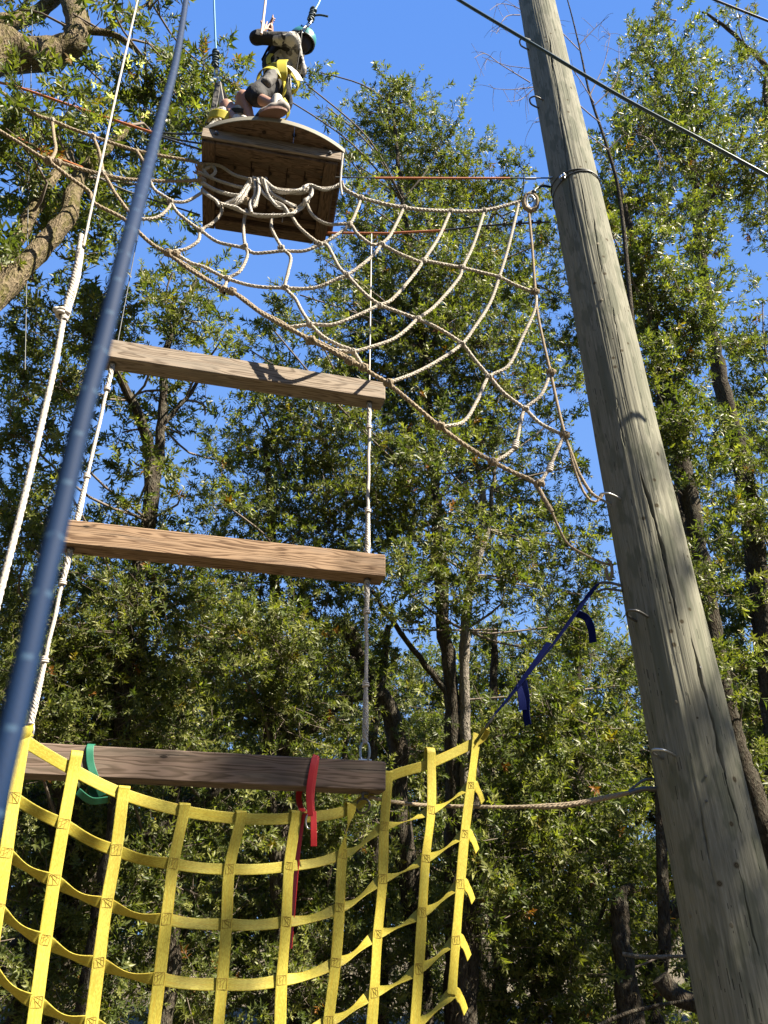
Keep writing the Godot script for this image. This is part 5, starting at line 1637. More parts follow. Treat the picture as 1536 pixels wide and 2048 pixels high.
func dead_wood() -> void:
	stump("mossy_snag", "short mossy broken trunk standing in the sunlit bushes left of the pole's foot", [[1262, 2040, 7.5, 26.5], [1250, 1960, 7.5, 20.3], [1243, 1880, 7.5, 18.7], [1240, 1820, 7.5, 17.2], [1243, 1795, 7.5, 14.8], [1252, 1778, 7.5, 9.4], [1266, 1770, 7.5, 3.9]], mats.bark, true)
	stump("black_trunk", "black shaded trunk between the yellow net and the sunlit bushes, bottom centre", [[996, 2040, 9.1, 15.6], [1000, 1960, 9.1, 13.3], [992, 1800, 9.1, 14.8], [985, 1680, 9.1, 9.4], [978, 1560, 9.1, 6.2], [970, 1440, 9.1, 3.1]], mats.bark, false)
	stump("forked_dark_trunk", "dark leaning trunk half hidden by the pole's lower left edge", [[1306, 2020, 9.0, 18.7], [1318, 1930, 9.0, 17.2], [1335, 1860, 9.0, 20.3], [1352, 1820, 9.0, 15.6], [1380, 1780, 9.0, 9.4], [1400, 1700, 9.0, 3.9]], mats.bark, false)
	stump("far_dark_trunk", "small dark trunk among the sunlit leaves behind the mossy snag", [[1186, 1980, 9.5, 12], [1185, 1900, 9.5, 11], [1180, 1840, 9.5, 9], [1172, 1790, 9.5, 5]], mats.bark, false)
	stump("vine_wrapped_trunk", "dark trunk wrapped in a dry hanging vine beside the yellow net's right edge", [[930, 2050, 7.6, 22], [938, 1900, 7.6, 20], [944, 1750, 7.6, 17], [948, 1600, 7.6, 13], [950, 1480, 7.6, 9]], mats.bark, true)
	for s in [["fallen_branch", "pale bare branch lying level behind the mossy snag", [[1246, 1908, 7.3], [1290, 1914, 7.2], [1340, 1913, 7.1], [1390, 1912, 7.0]], 0.018, mats.bark_pale], ["fallen_branch", "thick dark fallen limb at the pole's foot, bottom right", [[1320, 1955, 6.4], [1350, 1990, 6.4], [1400, 2008, 6.4], [1470, 2015, 6.4]], 0.07, mats.bark],
			["fallen_branch", "long thin bare branch sweeping up to the right at the bottom edge", [[1180, 2060, 6.2], [1250, 2028, 6.2], [1330, 2008, 6.2], [1400, 2000, 6.2]], 0.014, mats.bark]]:
		var p := line(s[2], 7.0)
		var o := thing(s[0], s[1], "branch", p[0])
		var b := Build.new()
		b.tube(smooth(local(p, o), 0.06), [s[3], s[3] * 0.9, s[3] * 0.6], 10)
		put("wood", b, s[4], o)

# the tall tree outside the frame at the right, whose crown throws soft shade on the pole's lower half and the middle of the yellow net
func shade_tree() -> void:
	var r := RandomNumberGenerator.new()
	r.seed = 909
	var foot := Vector3(10.9, 0, 1.4)
	var o := thing("shading_tree", "tall slender tree outside the right edge that throws soft shade on the pole's foot", "tree", foot)
	var b := Build.new()
	b.tube(smooth(PackedVector3Array([Vector3(0, -0.1, 0), Vector3(0, 5, 0.1), Vector3(-0.1, 10, -0.1), Vector3(-0.3, 15.8, 0.6)]), 0.3), [0.2, 0.16, 0.1, 0.03], 12)
	put("trunk", b, mats.bark, o)
	var m := MultiMesh.new()
	m.transform_format = MultiMesh.TRANSFORM_3D
	m.use_colors = true
	m.mesh = spray_mats.green[1]
	var places := []
	for bl in SHADE:
		var c := Vector3(bl[0], bl[1], bl[2])
		for k in int(bl[4] * bl[3] * bl[3]):
			var d := Vector3(r.randfn(), r.randfn(), r.randfn()).normalized()
			var w: Vector3 = c + d * Vector3(1.5, 1.0, 1.0) * bl[3] * pow(r.randf(), 0.45) - foot
			var sx := d.cross(Vector3(r.randfn(), r.randfn(), r.randfn())).normalized()
			places.append(Transform3D(Basis(sx, d, sx.cross(d)).scaled(Vector3.ONE * 1.3), w))
	m.instance_count = places.size()
	for k in places.size():
		m.set_instance_transform(k, places[k])
		m.set_instance_color(k, Color(0.07, 0.09, 0.02))
	var mi := MultiMeshInstance3D.new()
	mi.name = "foliage"
	mi.multimesh = m
	mi.set_meta("kind", "stuff")
	o.add_child(mi, true)

const SHADE := [[10.5, 9.4, 0.93, 0.55, 400.0], [10.5, 10.2, 0.93, 0.48, 480.0], [10.5, 11.0, 0.93, 0.42, 560.0], [10.5, 11.8, 0.93, 0.36, 600.0], [10.5, 12.5, 0.93, 0.32, 620.0], [10.5, 12.9, 0.95, 0.26, 620.0], [10.5, 14.2, 0.95, 0.26, 380.0],
	[10.5, 15.0, 2.25, 0.45, 420.0], [10.5, 15.7, 2.3, 0.42, 420.0], [10.5, 15.6, 1.85, 0.35, 420.0], [10.7, 8.2, 1.2, 0.7, 300.0], [10.7, 7.2, 1.2, 0.8, 300.0]]

# trees that close the clearing behind and beside the viewer
func clearing() -> void:
	var r := RandomNumberGenerator.new()
	r.seed = 555
	var spots := [[-7.5, -1.5, "shaggy", 1.9], [-8.0, 3.0, "broad", 1.9], [-5.5, 7.0, "tall", 2.0], [0.0, 8.5, "wide", 1.9], [5.0, 8.5, "leaning", 1.5], [9.5, 5.0, "round", 1.0], [11.5, -1.0, "slim", 1.0], [6.6, -5.4, "low", 0.9]]
	for s in spots:
		var foot := Vector3(s[0], 0, s[1])
		var o := thing("clearing_tree", "%s leafy tree outside the frame, closing the clearing behind the viewer" % s[2], "tree", foot)
		var b := Build.new()
		b.tube(smooth(PackedVector3Array([Vector3(0, -0.1, 0), Vector3(0.1, 2.5, 0.1), Vector3(-0.1, 5.0 * s[3], 0)]), 0.2), [0.2, 0.16, 0.06], 10)
		put("trunk", b, mats.bark, o)
		var m := MultiMesh.new()
		m.transform_format = MultiMesh.TRANSFORM_3D
		m.use_colors = true
		m.mesh = spray_mats.green[2]
		var n := int(1300 * s[3])
		m.instance_count = n
		for k in n:
			var d := Vector3(r.randfn(), r.randfn(), r.randfn()).normalized()
			var w := Vector3(0, 3.9 * s[3], 0) + d * Vector3(2.7, 3.3 * s[3], 2.7) * pow(r.randf(), 0.4)
			var sx := d.cross(Vector3(r.randfn(), r.randfn(), r.randfn())).normalized()
			m.set_instance_transform(k, Transform3D(Basis(sx, d, sx.cross(d)).scaled(Vector3.ONE * 2.4), w))
			m.set_instance_color(k, Color(0.06, 0.08, 0.018))
		var mi := MultiMeshInstance3D.new()
		mi.name = "foliage"
		mi.multimesh = m
		mi.set_meta("kind", "stuff")
		o.add_child(mi, true)

# ------------------------------------------------------------------ figures
# a skin over tapered bones (joined by a smooth minimum), meshed as surface nets
func skin(bones: Array, cell: float, blend: float) -> Build:
	var lo := Vector3.ONE * 1e9
	var hi := -lo
	for q in bones:
		var m: float = maxf(q[2], q[3]) + cell * 3.0
		lo = lo.min(q[0].min(q[1]) - Vector3.ONE * m)
		hi = hi.max(q[0].max(q[1]) + Vector3.ONE * m)
	var nx := int((hi.x - lo.x) / cell) + 2
	var ny := int((hi.y - lo.y) / cell) + 2
	var nz := int((hi.z - lo.z) / cell) + 2
	var f := PackedFloat32Array()
	f.resize(nx * ny * nz)
	f.fill(1.0)
	for q in bones:
		var a: Vector3 = q[0]
		var ab: Vector3 = q[1] - a
		var l2 := maxf(ab.length_squared(), 1e-9)
		var r0: float = q[2]
		var r1: float = q[3]
		var flat: Vector3 = q[4] if q.size() > 4 else Vector3.ZERO      # direction times squash (0..1)
		var sq := flat.length()
		var fd := flat.normalized() if sq > 0.0 else Vector3.ZERO
		var m := maxf(r0, r1) + blend + cell * 2.0
		var p0: Vector3 = (q[0].min(q[1]) - Vector3.ONE * m - lo) / cell
		var p1: Vector3 = (q[0].max(q[1]) + Vector3.ONE * m - lo) / cell
		for z in range(maxi(0, int(p0.z)), mini(nz, int(p1.z) + 1)):
			for y in range(maxi(0, int(p0.y)), mini(ny, int(p1.y) + 1)):
				var at0 := (z * ny + y) * nx
				for x in range(maxi(0, int(p0.x)), mini(nx, int(p1.x) + 1)):
					var p := lo + Vector3(x, y, z) * cell
					var t := clampf((p - a).dot(ab) / l2, 0.0, 1.0)
					var e := p - a - ab * t
					if sq > 0.0:
						e += fd * (e.dot(fd) * sq)
					var d := e.length() - lerpf(r0, r1, t)
					var o := f[at0 + x]
					var h := maxf(blend - absf(o - d), 0.0) / blend
					f[at0 + x] = minf(o, d) - h * h * blend * 0.25
	var b := Build.new()
	var ids := PackedInt32Array()
	ids.resize(nx * ny * nz)
	ids.fill(-1)
	var step := [1, nx, nx * ny]
	for z in nz - 1:
		for y in ny - 1:
			for x in nx - 1:
				var i := (z * ny + y) * nx + x
				var inside := 0
				var c := []
				for k in 8:
					var w := f[i + (k & 1) + ((k >> 1) & 1) * nx + (k >> 2) * nx * ny]
					c.append(w)
					if w < 0.0:
						inside += 1
				if inside == 0 or inside == 8:
					continue
				var sum := Vector3.ZERO
				var n := 0
				for e in [[0, 1], [2, 3], [4, 5], [6, 7], [0, 2], [1, 3], [4, 6], [5, 7], [0, 4], [1, 5], [2, 6], [3, 7]]:
					var u: float = c[e[0]]
					var w: float = c[e[1]]
					if (u < 0.0) != (w < 0.0):
						var t := u / (u - w)
						var pa := Vector3(e[0] & 1, (e[0] >> 1) & 1, e[0] >> 2)
						var pb := Vector3(e[1] & 1, (e[1] >> 1) & 1, e[1] >> 2)
						sum += pa.lerp(pb, t)
						n += 1
				ids[i] = b.v.size()
				b.v.append(lo + (Vector3(x, y, z) + sum / n) * cell)
				b.n.append(Vector3(c[1] + c[3] + c[5] + c[7] - c[0] - c[2] - c[4] - c[6], c[2] + c[3] + c[6] + c[7] - c[0] - c[1] - c[4] - c[5], c[4] + c[5] + c[6] + c[7] - c[0] - c[1] - c[2] - c[3]).normalized())
				b.uv.append(Vector2.ZERO)
	for z in range(1, nz - 1):
		for y in range(1, ny - 1):
			for x in range(1, nx - 1):
				var i := (z * ny + y) * nx + x
				for ax in 3:
					var j: int = i + step[ax]
					if (f[i] < 0.0) == (f[j] < 0.0):
						continue
					var s1: int = step[(ax + 1) % 3]
					var s2: int = step[(ax + 2) % 3]
					var q := [ids[i - s1 - s2], ids[i - s2], ids[i], ids[i - s1]]
					if q.has(-1):
						continue
					if f[i] < 0.0:
						b.idx.append_array([q[0], q[2], q[1], q[0], q[3], q[2]])
					else:
						b.idx.append_array([q[0], q[1], q[2], q[0], q[2], q[3]])
	return b

func join(into: Build, from: Build) -> void:
	var s := into.v.size()
	into.v.append_array(from.v)
	into.n.append_array(from.n)
	into.uv.append_array(from.uv)
	for i in from.idx:
		into.idx.append(i + s)

# five unequal fingers and a thumb's side base; «curl» closes them
func hand(wrist: Vector3, dir: Vector3, palm: Vector3, side: float, curl: float, size: float, spread: float) -> Build:
	dir = dir.normalized()
	var across := dir.cross(palm).normalized() * side
	palm = across.cross(dir).normalized() * side
	var bones := []
	var mid := wrist + dir * 0.075 * size
	for k in 4:
		var o := (k - 1.5) * 0.0175 * size
		bones.append([wrist + across * o * 0.6 + dir * 0.01 * size, mid + across * o, 0.012 * size, 0.0095 * size])
	var lens := [0.058, 0.068, 0.064, 0.050]
	for k in 4:
		var p := mid + across * (k - 1.5) * 0.0175 * size
		var d := (dir + across * (k - 1.5) * spread).normalized()
		for j in 3:
			d = d.rotated(across, -curl * side * (0.5 if j == 0 else 0.9)).normalized()
			var l: float = lens[k] * size * [0.45, 0.32, 0.25][j]
			bones.append([p, p + d * l, (0.0082 - j * 0.0009) * size, (0.0075 - j * 0.0010) * size])
			p += d * l
	var tp := wrist + dir * 0.028 * size - across * 0.026 * size
	var td := (dir * 0.65 - across * 0.85 + palm * 0.25).normalized()
	bones.append([wrist + dir * 0.012 * size, tp, 0.013 * size, 0.011 * size])
	bones.append([tp, tp + td * 0.034 * size, 0.010 * size, 0.0085 * size])
	bones.append([tp + td * 0.034 * size, tp + (td * 0.034 + (td * 0.7 + dir * 0.5).normalized() * 0.026) * size, 0.0085 * size, 0.0065 * size])
	return skin(bones, 0.0042 * size, 0.006 * size)

func cloth(o: Node3D, called: String, bones: Array, m: Material, cell := 0.012, blend := 0.03) -> void:
	put(called, skin(bones, cell, blend), m, o)

func band(o: Node3D, called: String, c: Vector3, axis: Vector3, rx: float, rz: float, front: Vector3, wide: float, m: Material) -> void:
	axis = axis.normalized()
	var s := (front - axis * front.dot(axis)).normalized()
	var w := axis.cross(s)
	var p := PackedVector3Array()
	var ac := PackedVector3Array()
	for k in 33:
		var a := TAU * k / 32.0
		p.append(c + s * cos(a) * rx + w * sin(a) * rz)
		ac.append(axis)
	var b := Build.new()
	b.strap(p, ac, [wide], 0.006)
	put(called, b, m, o)

func ribbon(o: Node3D, called: String, pts: Array, across: Vector3, wide: float, m: Material) -> void:
	var q := smooth(PackedVector3Array(pts), 0.02)
	var ac := PackedVector3Array()
	for k in q.size():
		ac.append(across)
	var b := Build.new()
	b.strap(q, ac, [wide], 0.006)
	put(called, b, m, o)

func shoe(o: Node3D, heel: Vector3, toe: Vector3, up: Vector3, upper: Material, sole: Material) -> void:
	var d := (toe - heel).normalized()
	up = (up - d * up.dot(d)).normalized()
	var l := heel.distance_to(toe)
	var side := d.cross(up)
	var flat := up * 0.25
	cloth(o, "shoe", [[heel + up * 0.055, heel + d * l * 0.45 + up * 0.06, 0.040, 0.042], [heel + d * l * 0.45 + up * 0.055, heel + d * l * 0.85 + up * 0.032, 0.043, 0.034, flat], [heel + d * 0.02 + up * 0.08, heel + d * 0.03 + up * 0.11, 0.038, 0.036]], upper, 0.009, 0.02)
	var b := Build.new()
	var ring := []
	for k in 24:
		var a := TAU * k / 24.0
		var x := cos(a)
		ring.append(heel + d * (l * 0.45 + x * l * 0.56) + side * sin(a) * (0.046 - 0.006 * x * x))
	var top := []
	var bot := []
	for q in ring:
		top.append(q + up * 0.024)
		bot.append(q - up * 0.004)
	var mid := heel + d * l * 0.45 + up * 0.01
	b.face(top, mid)
	b.face(bot, mid)
	for k in 24:
		b.face([top[k], top[(k + 1) % 24], bot[(k + 1) % 24], bot[k]], mid)
	put("sole", b, sole, o)

func head(o: Node3D, body: Build, c: Vector3, face: Vector3, up: Vector3, size: float) -> void:
	face = face.normalized()
	up = (up - face * up.dot(face)).normalized()
	var s := face.cross(up)
	var k := size
	var bones := [[c + up * 0.03 * k, c - face * 0.02 * k + up * 0.025 * k, 0.082 * k, 0.084 * k], [c + face * 0.03 * k - up * 0.04 * k, c + face * 0.035 * k - up * 0.075 * k, 0.058 * k, 0.040 * k],
		[c + face * 0.082 * k + up * 0.012 * k, c + face * 0.098 * k - up * 0.022 * k, 0.009 * k, 0.013 * k]]
	for e in [-1.0, 1.0]:
		bones.append([c + s * e * 0.082 * k - face * 0.004 * k + up * 0.008 * k, c + s * e * 0.08 * k - face * 0.006 * k - up * 0.028 * k, 0.016 * k, 0.010 * k])
		bones.append([c + face * 0.06 * k + s * e * 0.036 * k - up * 0.022 * k, c + face * 0.05 * k + s * e * 0.042 * k - up * 0.03 * k, 0.022 * k, 0.022 * k])
		bones.append([c + face * 0.076 * k + s * e * 0.014 * k + up * 0.03 * k, c + face * 0.066 * k + s * e * 0.046 * k + up * 0.03 * k, 0.010 * k, 0.009 * k])
	bones.append([c + face * 0.083 * k - s * 0.018 * k - up * 0.048 * k, c + face * 0.083 * k + s * 0.018 * k - up * 0.048 * k, 0.0085 * k, 0.0085 * k])
	join(body, skin(bones, 0.006, 0.016))
	var hair := mat(lin(0.018, 0.012, 0.008), 0.7)
	cloth(o, "hair", [[c - face * 0.035 * k + up * 0.03 * k, c - face * 0.03 * k - up * 0.045 * k, 0.088 * k, 0.066 * k], [c + up * 0.045 * k + face * 0.02 * k, c + up * 0.05 * k, 0.083 * k, 0.085 * k]], hair, 0.008, 0.02)
	for e in [-1.0, 1.0]:
		var b := Build.new()
		b.ball(c + face * 0.073 * k + s * e * 0.031 * k + up * 0.008 * k, Vector3.ONE * 0.012 * k)
		put("eye", b, mat(lin(0.55, 0.52, 0.48), 0.3), o)

func helmet(o: Node3D, c: Vector3, face: Vector3, up: Vector3, k: float, m: Material) -> void:
	face = face.normalized()
	up = (up - face * up.dot(face)).normalized()
	var s := face.cross(up)
	var b := Build.new()
	var rows := []
	var uvs := []
	for i in 13:
		var e := lerpf(0.001, 1.85, i / 12.0)
		var r := PackedVector3Array()
		var u := PackedVector2Array()
		for q in 33:
			var a := TAU * q / 32.0
			var ee := e * (1.0 - 0.16 * maxf(0.0, cos(a)) * smoothstep(0.8, 1.8, e))
			var d := up * cos(ee) * 0.128 + face * sin(ee) * cos(a) * 0.132 + s * sin(ee) * sin(a) * 0.112
			r.append(c + up * 0.022 * k + d * k)
			u.append(Vector2(q / 32.0, i / 12.0))
		rows.append(r)
		uvs.append(u)
	b.grid(rows, uvs)
	put("helmet", b, m, o)
	var rim := Build.new()
	rim.tube(rows[12], [0.0075 * k], 6, 0, 0.1, 0.2, false)
	put("helmet_rim", rim, mats.cable, o)
	# vents
	for q in [[0.55, 0.6], [0.55, 2.5], [0.75, -0.6], [0.75, -2.5], [0.9, 1.57], [0.9, -1.57]]:
		var d: Vector3 = up * cos(q[0]) * 0.130 + face * sin(q[0]) * cos(q[1]) * 0.134 + s * sin(q[0]) * sin(q[1]) * 0.114
		var v := Build.new()
		v.ball(Vector3.ZERO, Vector3(0.008, 0.022, 0.004) * k)
		var bs := Basis.looking_at(d.normalized(), up + face * 0.3)
		put("helmet_vent", v, mats.cable, o, Transform3D(bs, c + up * 0.022 * k + d * k))
	for e in [-1.0, 1.0]:
		var st := [c + up * -0.01 * k + s * e * 0.112 * k, c - up * 0.06 * k + s * e * 0.082 * k + face * 0.012 * k, c - up * 0.118 * k + face * 0.045 * k]
		ribbon(o, "chin_strap", st, face, 0.014, mats.cable)

func children_on_platform() -> void:
	var hide := mat(lin(0.3128, 0.1700, 0.1156), 0.55)
	hide.subsurf_scatter_enabled = true
	hide.subsurf_scatter_strength = 0.08
	var black := mat(lin(0.0109, 0.0109, 0.0122), 0.85)
	var grey := mat(lin(0.1088, 0.1054, 0.1020), 0.85)
	var tee := cloth_print(Color(0.50, 0.49, 0.465), Color(0.035, 0.035, 0.04), 0.55)
	var trim := mat(lin(0.4760, 0.4488, 0.4080), 0.7)
	var web := mat(lin(0.4216, 0.3604, 0.0136), 0.65)
	var strapm := mat(lin(0.0136, 0.0136, 0.0150), 0.7)
	var shell := mat(lin(0.04, 0.20, 0.21), 0.35)
	var sole := mat(lin(0.1496, 0.0816, 0.0612), 0.8)
	var fold := noise(FastNoiseLite.TYPE_SIMPLEX, 0.014, 211, 3)
	fold.fractal_type = FastNoiseLite.FRACTAL_RIDGED
	var fi := fold.get_seamless_image(256, 256)
	fi.convert(Image.FORMAT_RGB8)
	var ft := ImageTexture.create_from_image(fi)
	tee.uv1_scale = Vector3(2.8, 2.0, 2.8)
	for m in [black, grey, tee]:
		m.heightmap_enabled = true
		m.heightmap_texture = ft
		m.heightmap_scale = 1.3
		m.uv1_triplanar = true
		if m != tee:
			m.uv1_scale = Vector3(1.5, 1.0, 1.5)
	standing_child(hide, black, grey, tee, trim, web, strapm, shell, sole)
	sitting_child(hide, black, grey, tee, trim, web, strapm, shell, sole)

func cloth_print(a: Color, b: Color, cut: float) -> StandardMaterial3D:
	var f := noise(FastNoiseLite.TYPE_SIMPLEX, 0.012, 201, 3)
	var g := f.get_seamless_image(256, 256)
	var im := Image.create(256, 256, false, Image.FORMAT_RGB8)
	for y in 256:
		for x in 256:
			im.set_pixel(x, y, a.lerp(b, smoothstep(cut, cut + 0.05, g.get_pixel(x, y).r)).linear_to_srgb())
	var m := mat(Color.WHITE, 0.9, 0.0, 0.2)
	m.albedo_texture = ImageTexture.create_from_image(im)
	m.uv1_triplanar = true
	return m

func standing_child(hide: Material, black: Material, grey: Material, tee: Material, trim: Material, web: Material, strapm: Material, shell: Material, sole: Material) -> void:
	var footwear := mat(lin(0.27, 0.245, 0.22), 0.7)
	# joints: the child faces left, knees bent, leaning back on the line, hands up in front
	var base := Vector3(-0.90, deck_y, -3.72)
	var o := thing("person", "child standing on the platform in black shorts and teal helmet, one hand raised", "person", base)
	var hip := at(552, 163, 3.76) - base
	var hip_b := hip + Vector3(0.02, 0.0, -0.17)
	var knee := at(508, 193, 3.66) - base
	var ankle := at(553, 213, 3.575) - base
	ankle.y = maxf(ankle.y, 0.11)
	var knee_b := hip_b + Vector3(-0.17, -0.34, -0.02)
	var ankle_b := Vector3(hip_b.x + 0.0, 0.11, hip_b.z - 0.02)
	var waist := at(556, 118, 3.76) - base + Vector3(0, 0, -0.06)
	var chest := at(574, 92, 3.70) - base + Vector3(0, 0, -0.06)
	var neck := at(591, 72, 3.70) - base + Vector3(0, 0, -0.03)
	var sh := at(586, 80, 3.62) - base
	var sh_b := sh + Vector3(0.03, 0.02, -0.27)
	var elbow := at(512, 76, 3.60) - base
	var wrist := at(529, 58, 3.585) - base
	var elbow_b := sh_b + Vector3(-0.24, -0.02, -0.02)
	var wrist_b := at(541, 52, 3.66) - base
	var hd := at(603, 84, 3.76) - base
	var k := 0.95
	var body := skin([[hip, hip_b, 0.085, 0.085], [hip.lerp(hip_b, 0.5), waist, 0.105, 0.095], [waist, chest, 0.095, 0.10], [chest, neck, 0.09, 0.05], [sh, sh_b, 0.05, 0.05], [neck, hd, 0.045, 0.045],
		[hip, knee, 0.078, 0.052], [knee, ankle, 0.050, 0.033], [hip_b, knee_b, 0.078, 0.052], [knee_b, ankle_b, 0.050, 0.033], [sh, elbow, 0.046, 0.036], [elbow, wrist, 0.036, 0.024], [sh_b, elbow_b, 0.046, 0.036], [elbow_b, wrist_b, 0.036, 0.024]], 0.013, 0.03)
	head(o, body, hd, Vector3(-0.9, 0.25, -0.2), Vector3(0.3, 1, 0.1), k)
	join(body, hand(wrist, Vector3(-0.05, 1, -0.1), Vector3(-0.4, 0, -1), 1.0, 0.12, 0.92, 0.20))
	join(body, hand(wrist_b, Vector3(-0.1, 1, -0.05), Vector3(-0.8, 0, 0.6), -1.0, 0.55, 0.92, 0.05))
	put("body", body, hide, o)
	var hipm := hip.lerp(hip_b, 0.5)
	cloth(o, "shirt", [[hipm + Vector3(0, 0.03, 0), waist, 0.108, 0.102], [waist, chest, 0.102, 0.105], [chest, neck.lerp(chest, 0.35), 0.097, 0.076], [sh, sh_b, 0.057, 0.057], [sh, sh.lerp(elbow, 0.5), 0.054, 0.050], [sh_b, sh_b.lerp(elbow_b, 0.5), 0.054, 0.050], [hip + Vector3(0.05, 0.05, 0.0), waist, 0.067, 0.076]], tee)
	cloth(o, "sleeve", [[sh.lerp(elbow, 0.12) + Vector3(0, 0.01, 0.0), elbow, 0.055, 0.050], [elbow, elbow.lerp(wrist, 0.35), 0.050, 0.044]], black)
	cloth(o, "sleeve", [[sh_b.lerp(elbow_b, 0.12), elbow_b, 0.054, 0.049], [elbow_b, elbow_b.lerp(wrist_b, 0.35), 0.049, 0.042]], black)
	cloth(o, "open_vest", [[chest + Vector3(-0.075, 0.0, 0.02), waist + Vector3(-0.06, -0.02, 0.02), 0.071, 0.074], [waist + Vector3(-0.06, -0.02, 0.02), hipm + Vector3(-0.05, 0.05, 0.02), 0.074, 0.076], [sh + Vector3(-0.02, 0.0, -0.03), chest + Vector3(-0.07, 0, 0), 0.050, 0.071]], black)
	cloth(o, "shorts", [[hip, hip_b, 0.099, 0.099], [hipm + Vector3(0, 0.08, 0), hipm, 0.097, 0.101], [hip, knee.lerp(hip, 0.02), 0.094, 0.077], [hip_b, knee_b, 0.091, 0.076], [knee.lerp(hip, 0.1), knee.lerp(ankle, 0.22), 0.074, 0.067]], black)
	cloth(o, "pocket_patch", [[hip.lerp(knee, 0.30) + Vector3(0.035, 0.02, 0.072), hip.lerp(knee, 0.62) + Vector3(0.04, 0.0, 0.062), 0.052, 0.045]], grey, 0.010, 0.02)
	cloth(o, "sock", [[ankle + Vector3(0, 0.09, 0), ankle - Vector3(0, 0.02, 0), 0.042, 0.040]], trim, 0.009, 0.02)
	cloth(o, "sock", [[ankle_b + Vector3(0, 0.09, 0), ankle_b - Vector3(0, 0.02, 0), 0.042, 0.040]], trim, 0.009, 0.02)
	shoe(o, Vector3(ankle.x + 0.07, 0.004, ankle.z + 0.02), Vector3(ankle.x - 0.13, 0.004, ankle.z - 0.01), Vector3.UP, footwear, sole)
	shoe(o, Vector3(ankle_b.x + 0.07, 0.004, ankle_b.z), Vector3(ankle_b.x - 0.16, 0.004, ankle_b.z), Vector3.UP, footwear, sole)
	helmet(o, hd, Vector3(-0.9, 0.25, -0.2), Vector3(0.3, 1, 0.1), k, shell)
	# harness: waist belt, leg loops with wide pads, back straps up to the line
	var up := (chest - hipm).normalized()
	band(o, "waist_belt", hipm + up * 0.135, up + Vector3(0.15, 0, 0.15), 0.150, 0.150, Vector3(-1, 0, 0), 0.050, web)
	band(o, "leg_loop", hip.lerp(knee, 0.22), knee - hip, 0.128, 0.122, Vector3(0, 0, 1), 0.055, web)
	band(o, "leg_loop", hip_b.lerp(knee_b, 0.22), knee_b - hip_b, 0.126, 0.120, Vector3(0, 0, 1), 0.055, web)
	ribbon(o, "hip_strap", [hipm + up * 0.15 + Vector3(0.03, 0, 0.15), hip + Vector3(0.06, 0.03, 0.135), hip + Vector3(0.07, -0.08, 0.12), hip.lerp(knee, 0.25) + Vector3(0.09, -0.02, 0.06)], Vector3(1, 0.1, 0), 0.085, web)
	ribbon(o, "buckle_tail", [hipm + up * 0.14 + Vector3(-0.09, 0, 0.13), hipm + up * 0.21 + Vector3(-0.11, 0, 0.12), hipm + up * 0.26 + Vector3(-0.09, 0, 0.12)], Vector3(1, 0, 0.3), 0.04, web)
	var tie := at(602, 66, 3.655) - base
	ribbon(o, "back_strap", [hipm + up * 0.14 + Vector3(0.13, 0, 0.06), chest + Vector3(0.12, 0.0, 0.09), neck + Vector3(0.05, 0.0, 0.07), tie], Vector3(0.4, 0, 1), 0.035, strapm)
	ribbon(o, "back_strap", [hipm + up * 0.14 + Vector3(0.12, 0, -0.08), chest + Vector3(0.13, 0.0, -0.05), neck + Vector3(0.07, 0.0, 0.0), tie], Vector3(0.4, 0, 1), 0.035, strapm)
	ribbon(o, "shoulder_strap", [tie, sh + Vector3(-0.01, 0.075, -0.02), chest + Vector3(-0.13, 0.02, 0.06), waist + Vector3(-0.14, 0, 0.05)], Vector3(0.3, 0, 1), 0.035, strapm)
	ribbon(o, "shirt_tail", [hip + Vector3(0.10, 0.12, 0.06), hip + Vector3(0.16, 0.02, 0.07), hip + Vector3(0.21, -0.09, 0.06)], Vector3(1, 0, -0.4), 0.06, trim)

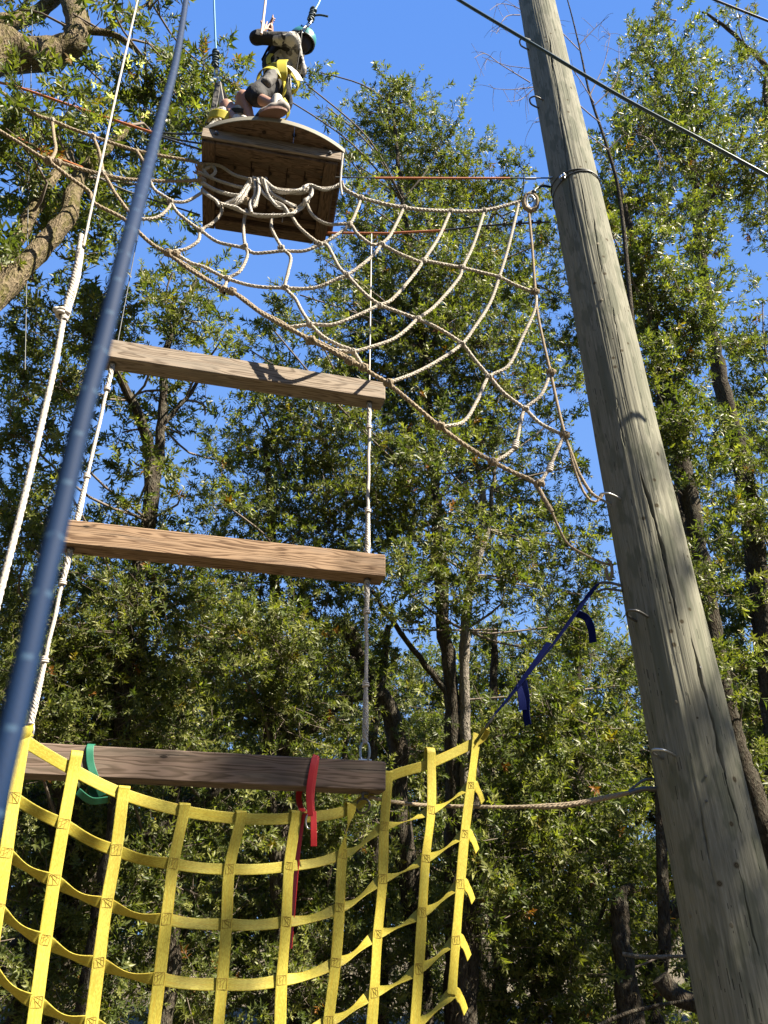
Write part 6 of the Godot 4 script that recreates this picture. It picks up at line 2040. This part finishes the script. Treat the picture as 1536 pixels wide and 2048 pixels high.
func sitting_child(hide: Material, black: Material, grey: Material, tee: Material, trim: Material, web: Material, strapm: Material, shell: Material, sole: Material) -> void:
	# sits near the deck's left edge, reclined on the line with knees drawn up towards the viewer
	var base := Vector3(-1.28, deck_y, -3.86)
	var o := thing("person", "child sitting on the platform's left side, bare knees drawn up, yellow leg loops", "person", base)
	var hip := at(446, 226, 3.84) - base
	hip.y = 0.10
	var hip_b := hip + Vector3(0.15, 0.0, -0.06)
	var knee := at(487, 197, 3.70) - base
	var ankle := at(507, 232, 3.74) - base
	ankle.y = 0.10
	var knee_b := knee + Vector3(-0.14, -0.03, -0.05)
	var ankle_b := ankle + Vector3(-0.12, 0, 0.02)
	var hm := hip.lerp(hip_b, 0.5)
	var waist := hm + Vector3(-0.03, 0.13, -0.14)
	var chest := hm + Vector3(-0.06, 0.22, -0.30)
	var neck := hm + Vector3(-0.07, 0.26, -0.43)
	var hd := hm + Vector3(-0.07, 0.27, -0.55)
	var sh := chest + Vector3(-0.15, 0.0, -0.05)
	var sh_b := chest + Vector3(0.15, 0.0, -0.05)
	var elbow := sh + Vector3(-0.06, -0.16, -0.10)
	var wrist := elbow + Vector3(0.0, -0.10, 0.17)
	var elbow_b := sh_b + Vector3(0.08, -0.16, -0.06)
	var wrist_b := elbow_b + Vector3(0.0, -0.10, 0.17)
	var body := skin([[hip, hip_b, 0.085, 0.085], [hm, waist, 0.10, 0.095], [waist, chest, 0.095, 0.10], [chest, neck, 0.085, 0.048], [sh, sh_b, 0.048, 0.048], [neck, hd, 0.045, 0.045], [hip, knee_b, 0.075, 0.052], [knee_b, ankle_b, 0.05, 0.033], [hip_b, knee, 0.08, 0.058], [knee, ankle, 0.055, 0.036],
		[sh, elbow, 0.044, 0.034], [elbow, wrist, 0.034, 0.023], [sh_b, elbow_b, 0.044, 0.034], [elbow_b, wrist_b, 0.034, 0.023]], 0.013, 0.03)
	head(o, body, hd, Vector3(0.1, 0.9, 0.3), Vector3(0, 0.3, -1), 0.93)
	join(body, hand(wrist, Vector3(0.05, -0.25, 1), Vector3(0, -1, -0.3), 1.0, 0.25, 0.88, 0.1))
	join(body, hand(wrist_b, Vector3(-0.05, -0.25, 1), Vector3(0, -1, -0.3), -1.0, 0.25, 0.88, 0.1))
	put("body", body, hide, o)
	cloth(o, "shirt", [[hm + Vector3(0, 0.05, -0.03), waist, 0.122, 0.12], [waist, chest, 0.12, 0.122], [chest, neck.lerp(chest, 0.4), 0.11, 0.08], [sh, sh_b, 0.064, 0.064], [sh, sh.lerp(elbow, 0.5), 0.06, 0.058], [sh_b, sh_b.lerp(elbow_b, 0.5), 0.06, 0.058]], tee)
	cloth(o, "shorts", [[hip, hip_b, 0.115, 0.115], [hip, hip.lerp(knee_b, 0.62), 0.105, 0.088], [hip_b, hip_b.lerp(knee, 0.62), 0.108, 0.090]], tee)
	cloth(o, "sock", [[ankle + Vector3(0, 0.06, 0), ankle - Vector3(0, 0.02, 0), 0.042, 0.042]], trim, 0.009, 0.02)
	cloth(o, "sock", [[ankle_b + Vector3(0, 0.06, 0), ankle_b - Vector3(0, 0.02, 0), 0.042, 0.042]], trim, 0.009, 0.02)
	shoe(o, Vector3(ankle.x - 0.02, 0.004, ankle.z - 0.07), Vector3(ankle.x + 0.10, 0.004, ankle.z + 0.10), Vector3.UP, trim, trim)
	shoe(o, Vector3(ankle_b.x - 0.0, 0.004, ankle_b.z - 0.07), Vector3(ankle_b.x + 0.09, 0.004, ankle_b.z + 0.11), Vector3.UP, trim, trim)
	helmet(o, hd, Vector3(0.1, 0.9, 0.3), Vector3(0, 0.3, -1), 0.93, shell)
	band(o, "leg_loop", hip.lerp(knee_b, 0.45), knee_b - hip, 0.122, 0.118, Vector3(0, 0, 1), 0.075, web)
	band(o, "leg_loop", hip_b.lerp(knee, 0.40), knee - hip_b, 0.122, 0.118, Vector3(0, 0, 1), 0.06, web)
	band(o, "waist_belt", hm.lerp(waist, 0.6), waist - hm, 0.145, 0.14, Vector3(1, 0, 0), 0.05, web)
	band(o, "thigh_strap", hip_b.lerp(knee, 0.62), knee - hip_b, 0.105, 0.10, Vector3(0, 0, 1), 0.035, strapm)
	var tie := at(436, 166, 3.72) - base
	ribbon(o, "tie_in_strap", [tie, tie.lerp(hip, 0.5) + Vector3(-0.03, 0, 0.03), hip + Vector3(-0.08, 0.08, 0.08)], Vector3(1, 0, 0.2), 0.05, grey)
	ribbon(o, "tie_in_strap", [tie, tie.lerp(hip_b, 0.5) + Vector3(0.02, 0, 0.04), hip_b.lerp(knee, 0.4) + Vector3(-0.02, 0.05, 0.10)], Vector3(1, 0.4, 0.2), 0.05, strapm)
	ribbon(o, "tie_in_strap", [tie, tie.lerp(hm, 0.5) + Vector3(0, 0, 0.03), hm + Vector3(-0.02, 0.10, 0.09)], Vector3(1, 0, 0.3), 0.05, trim)
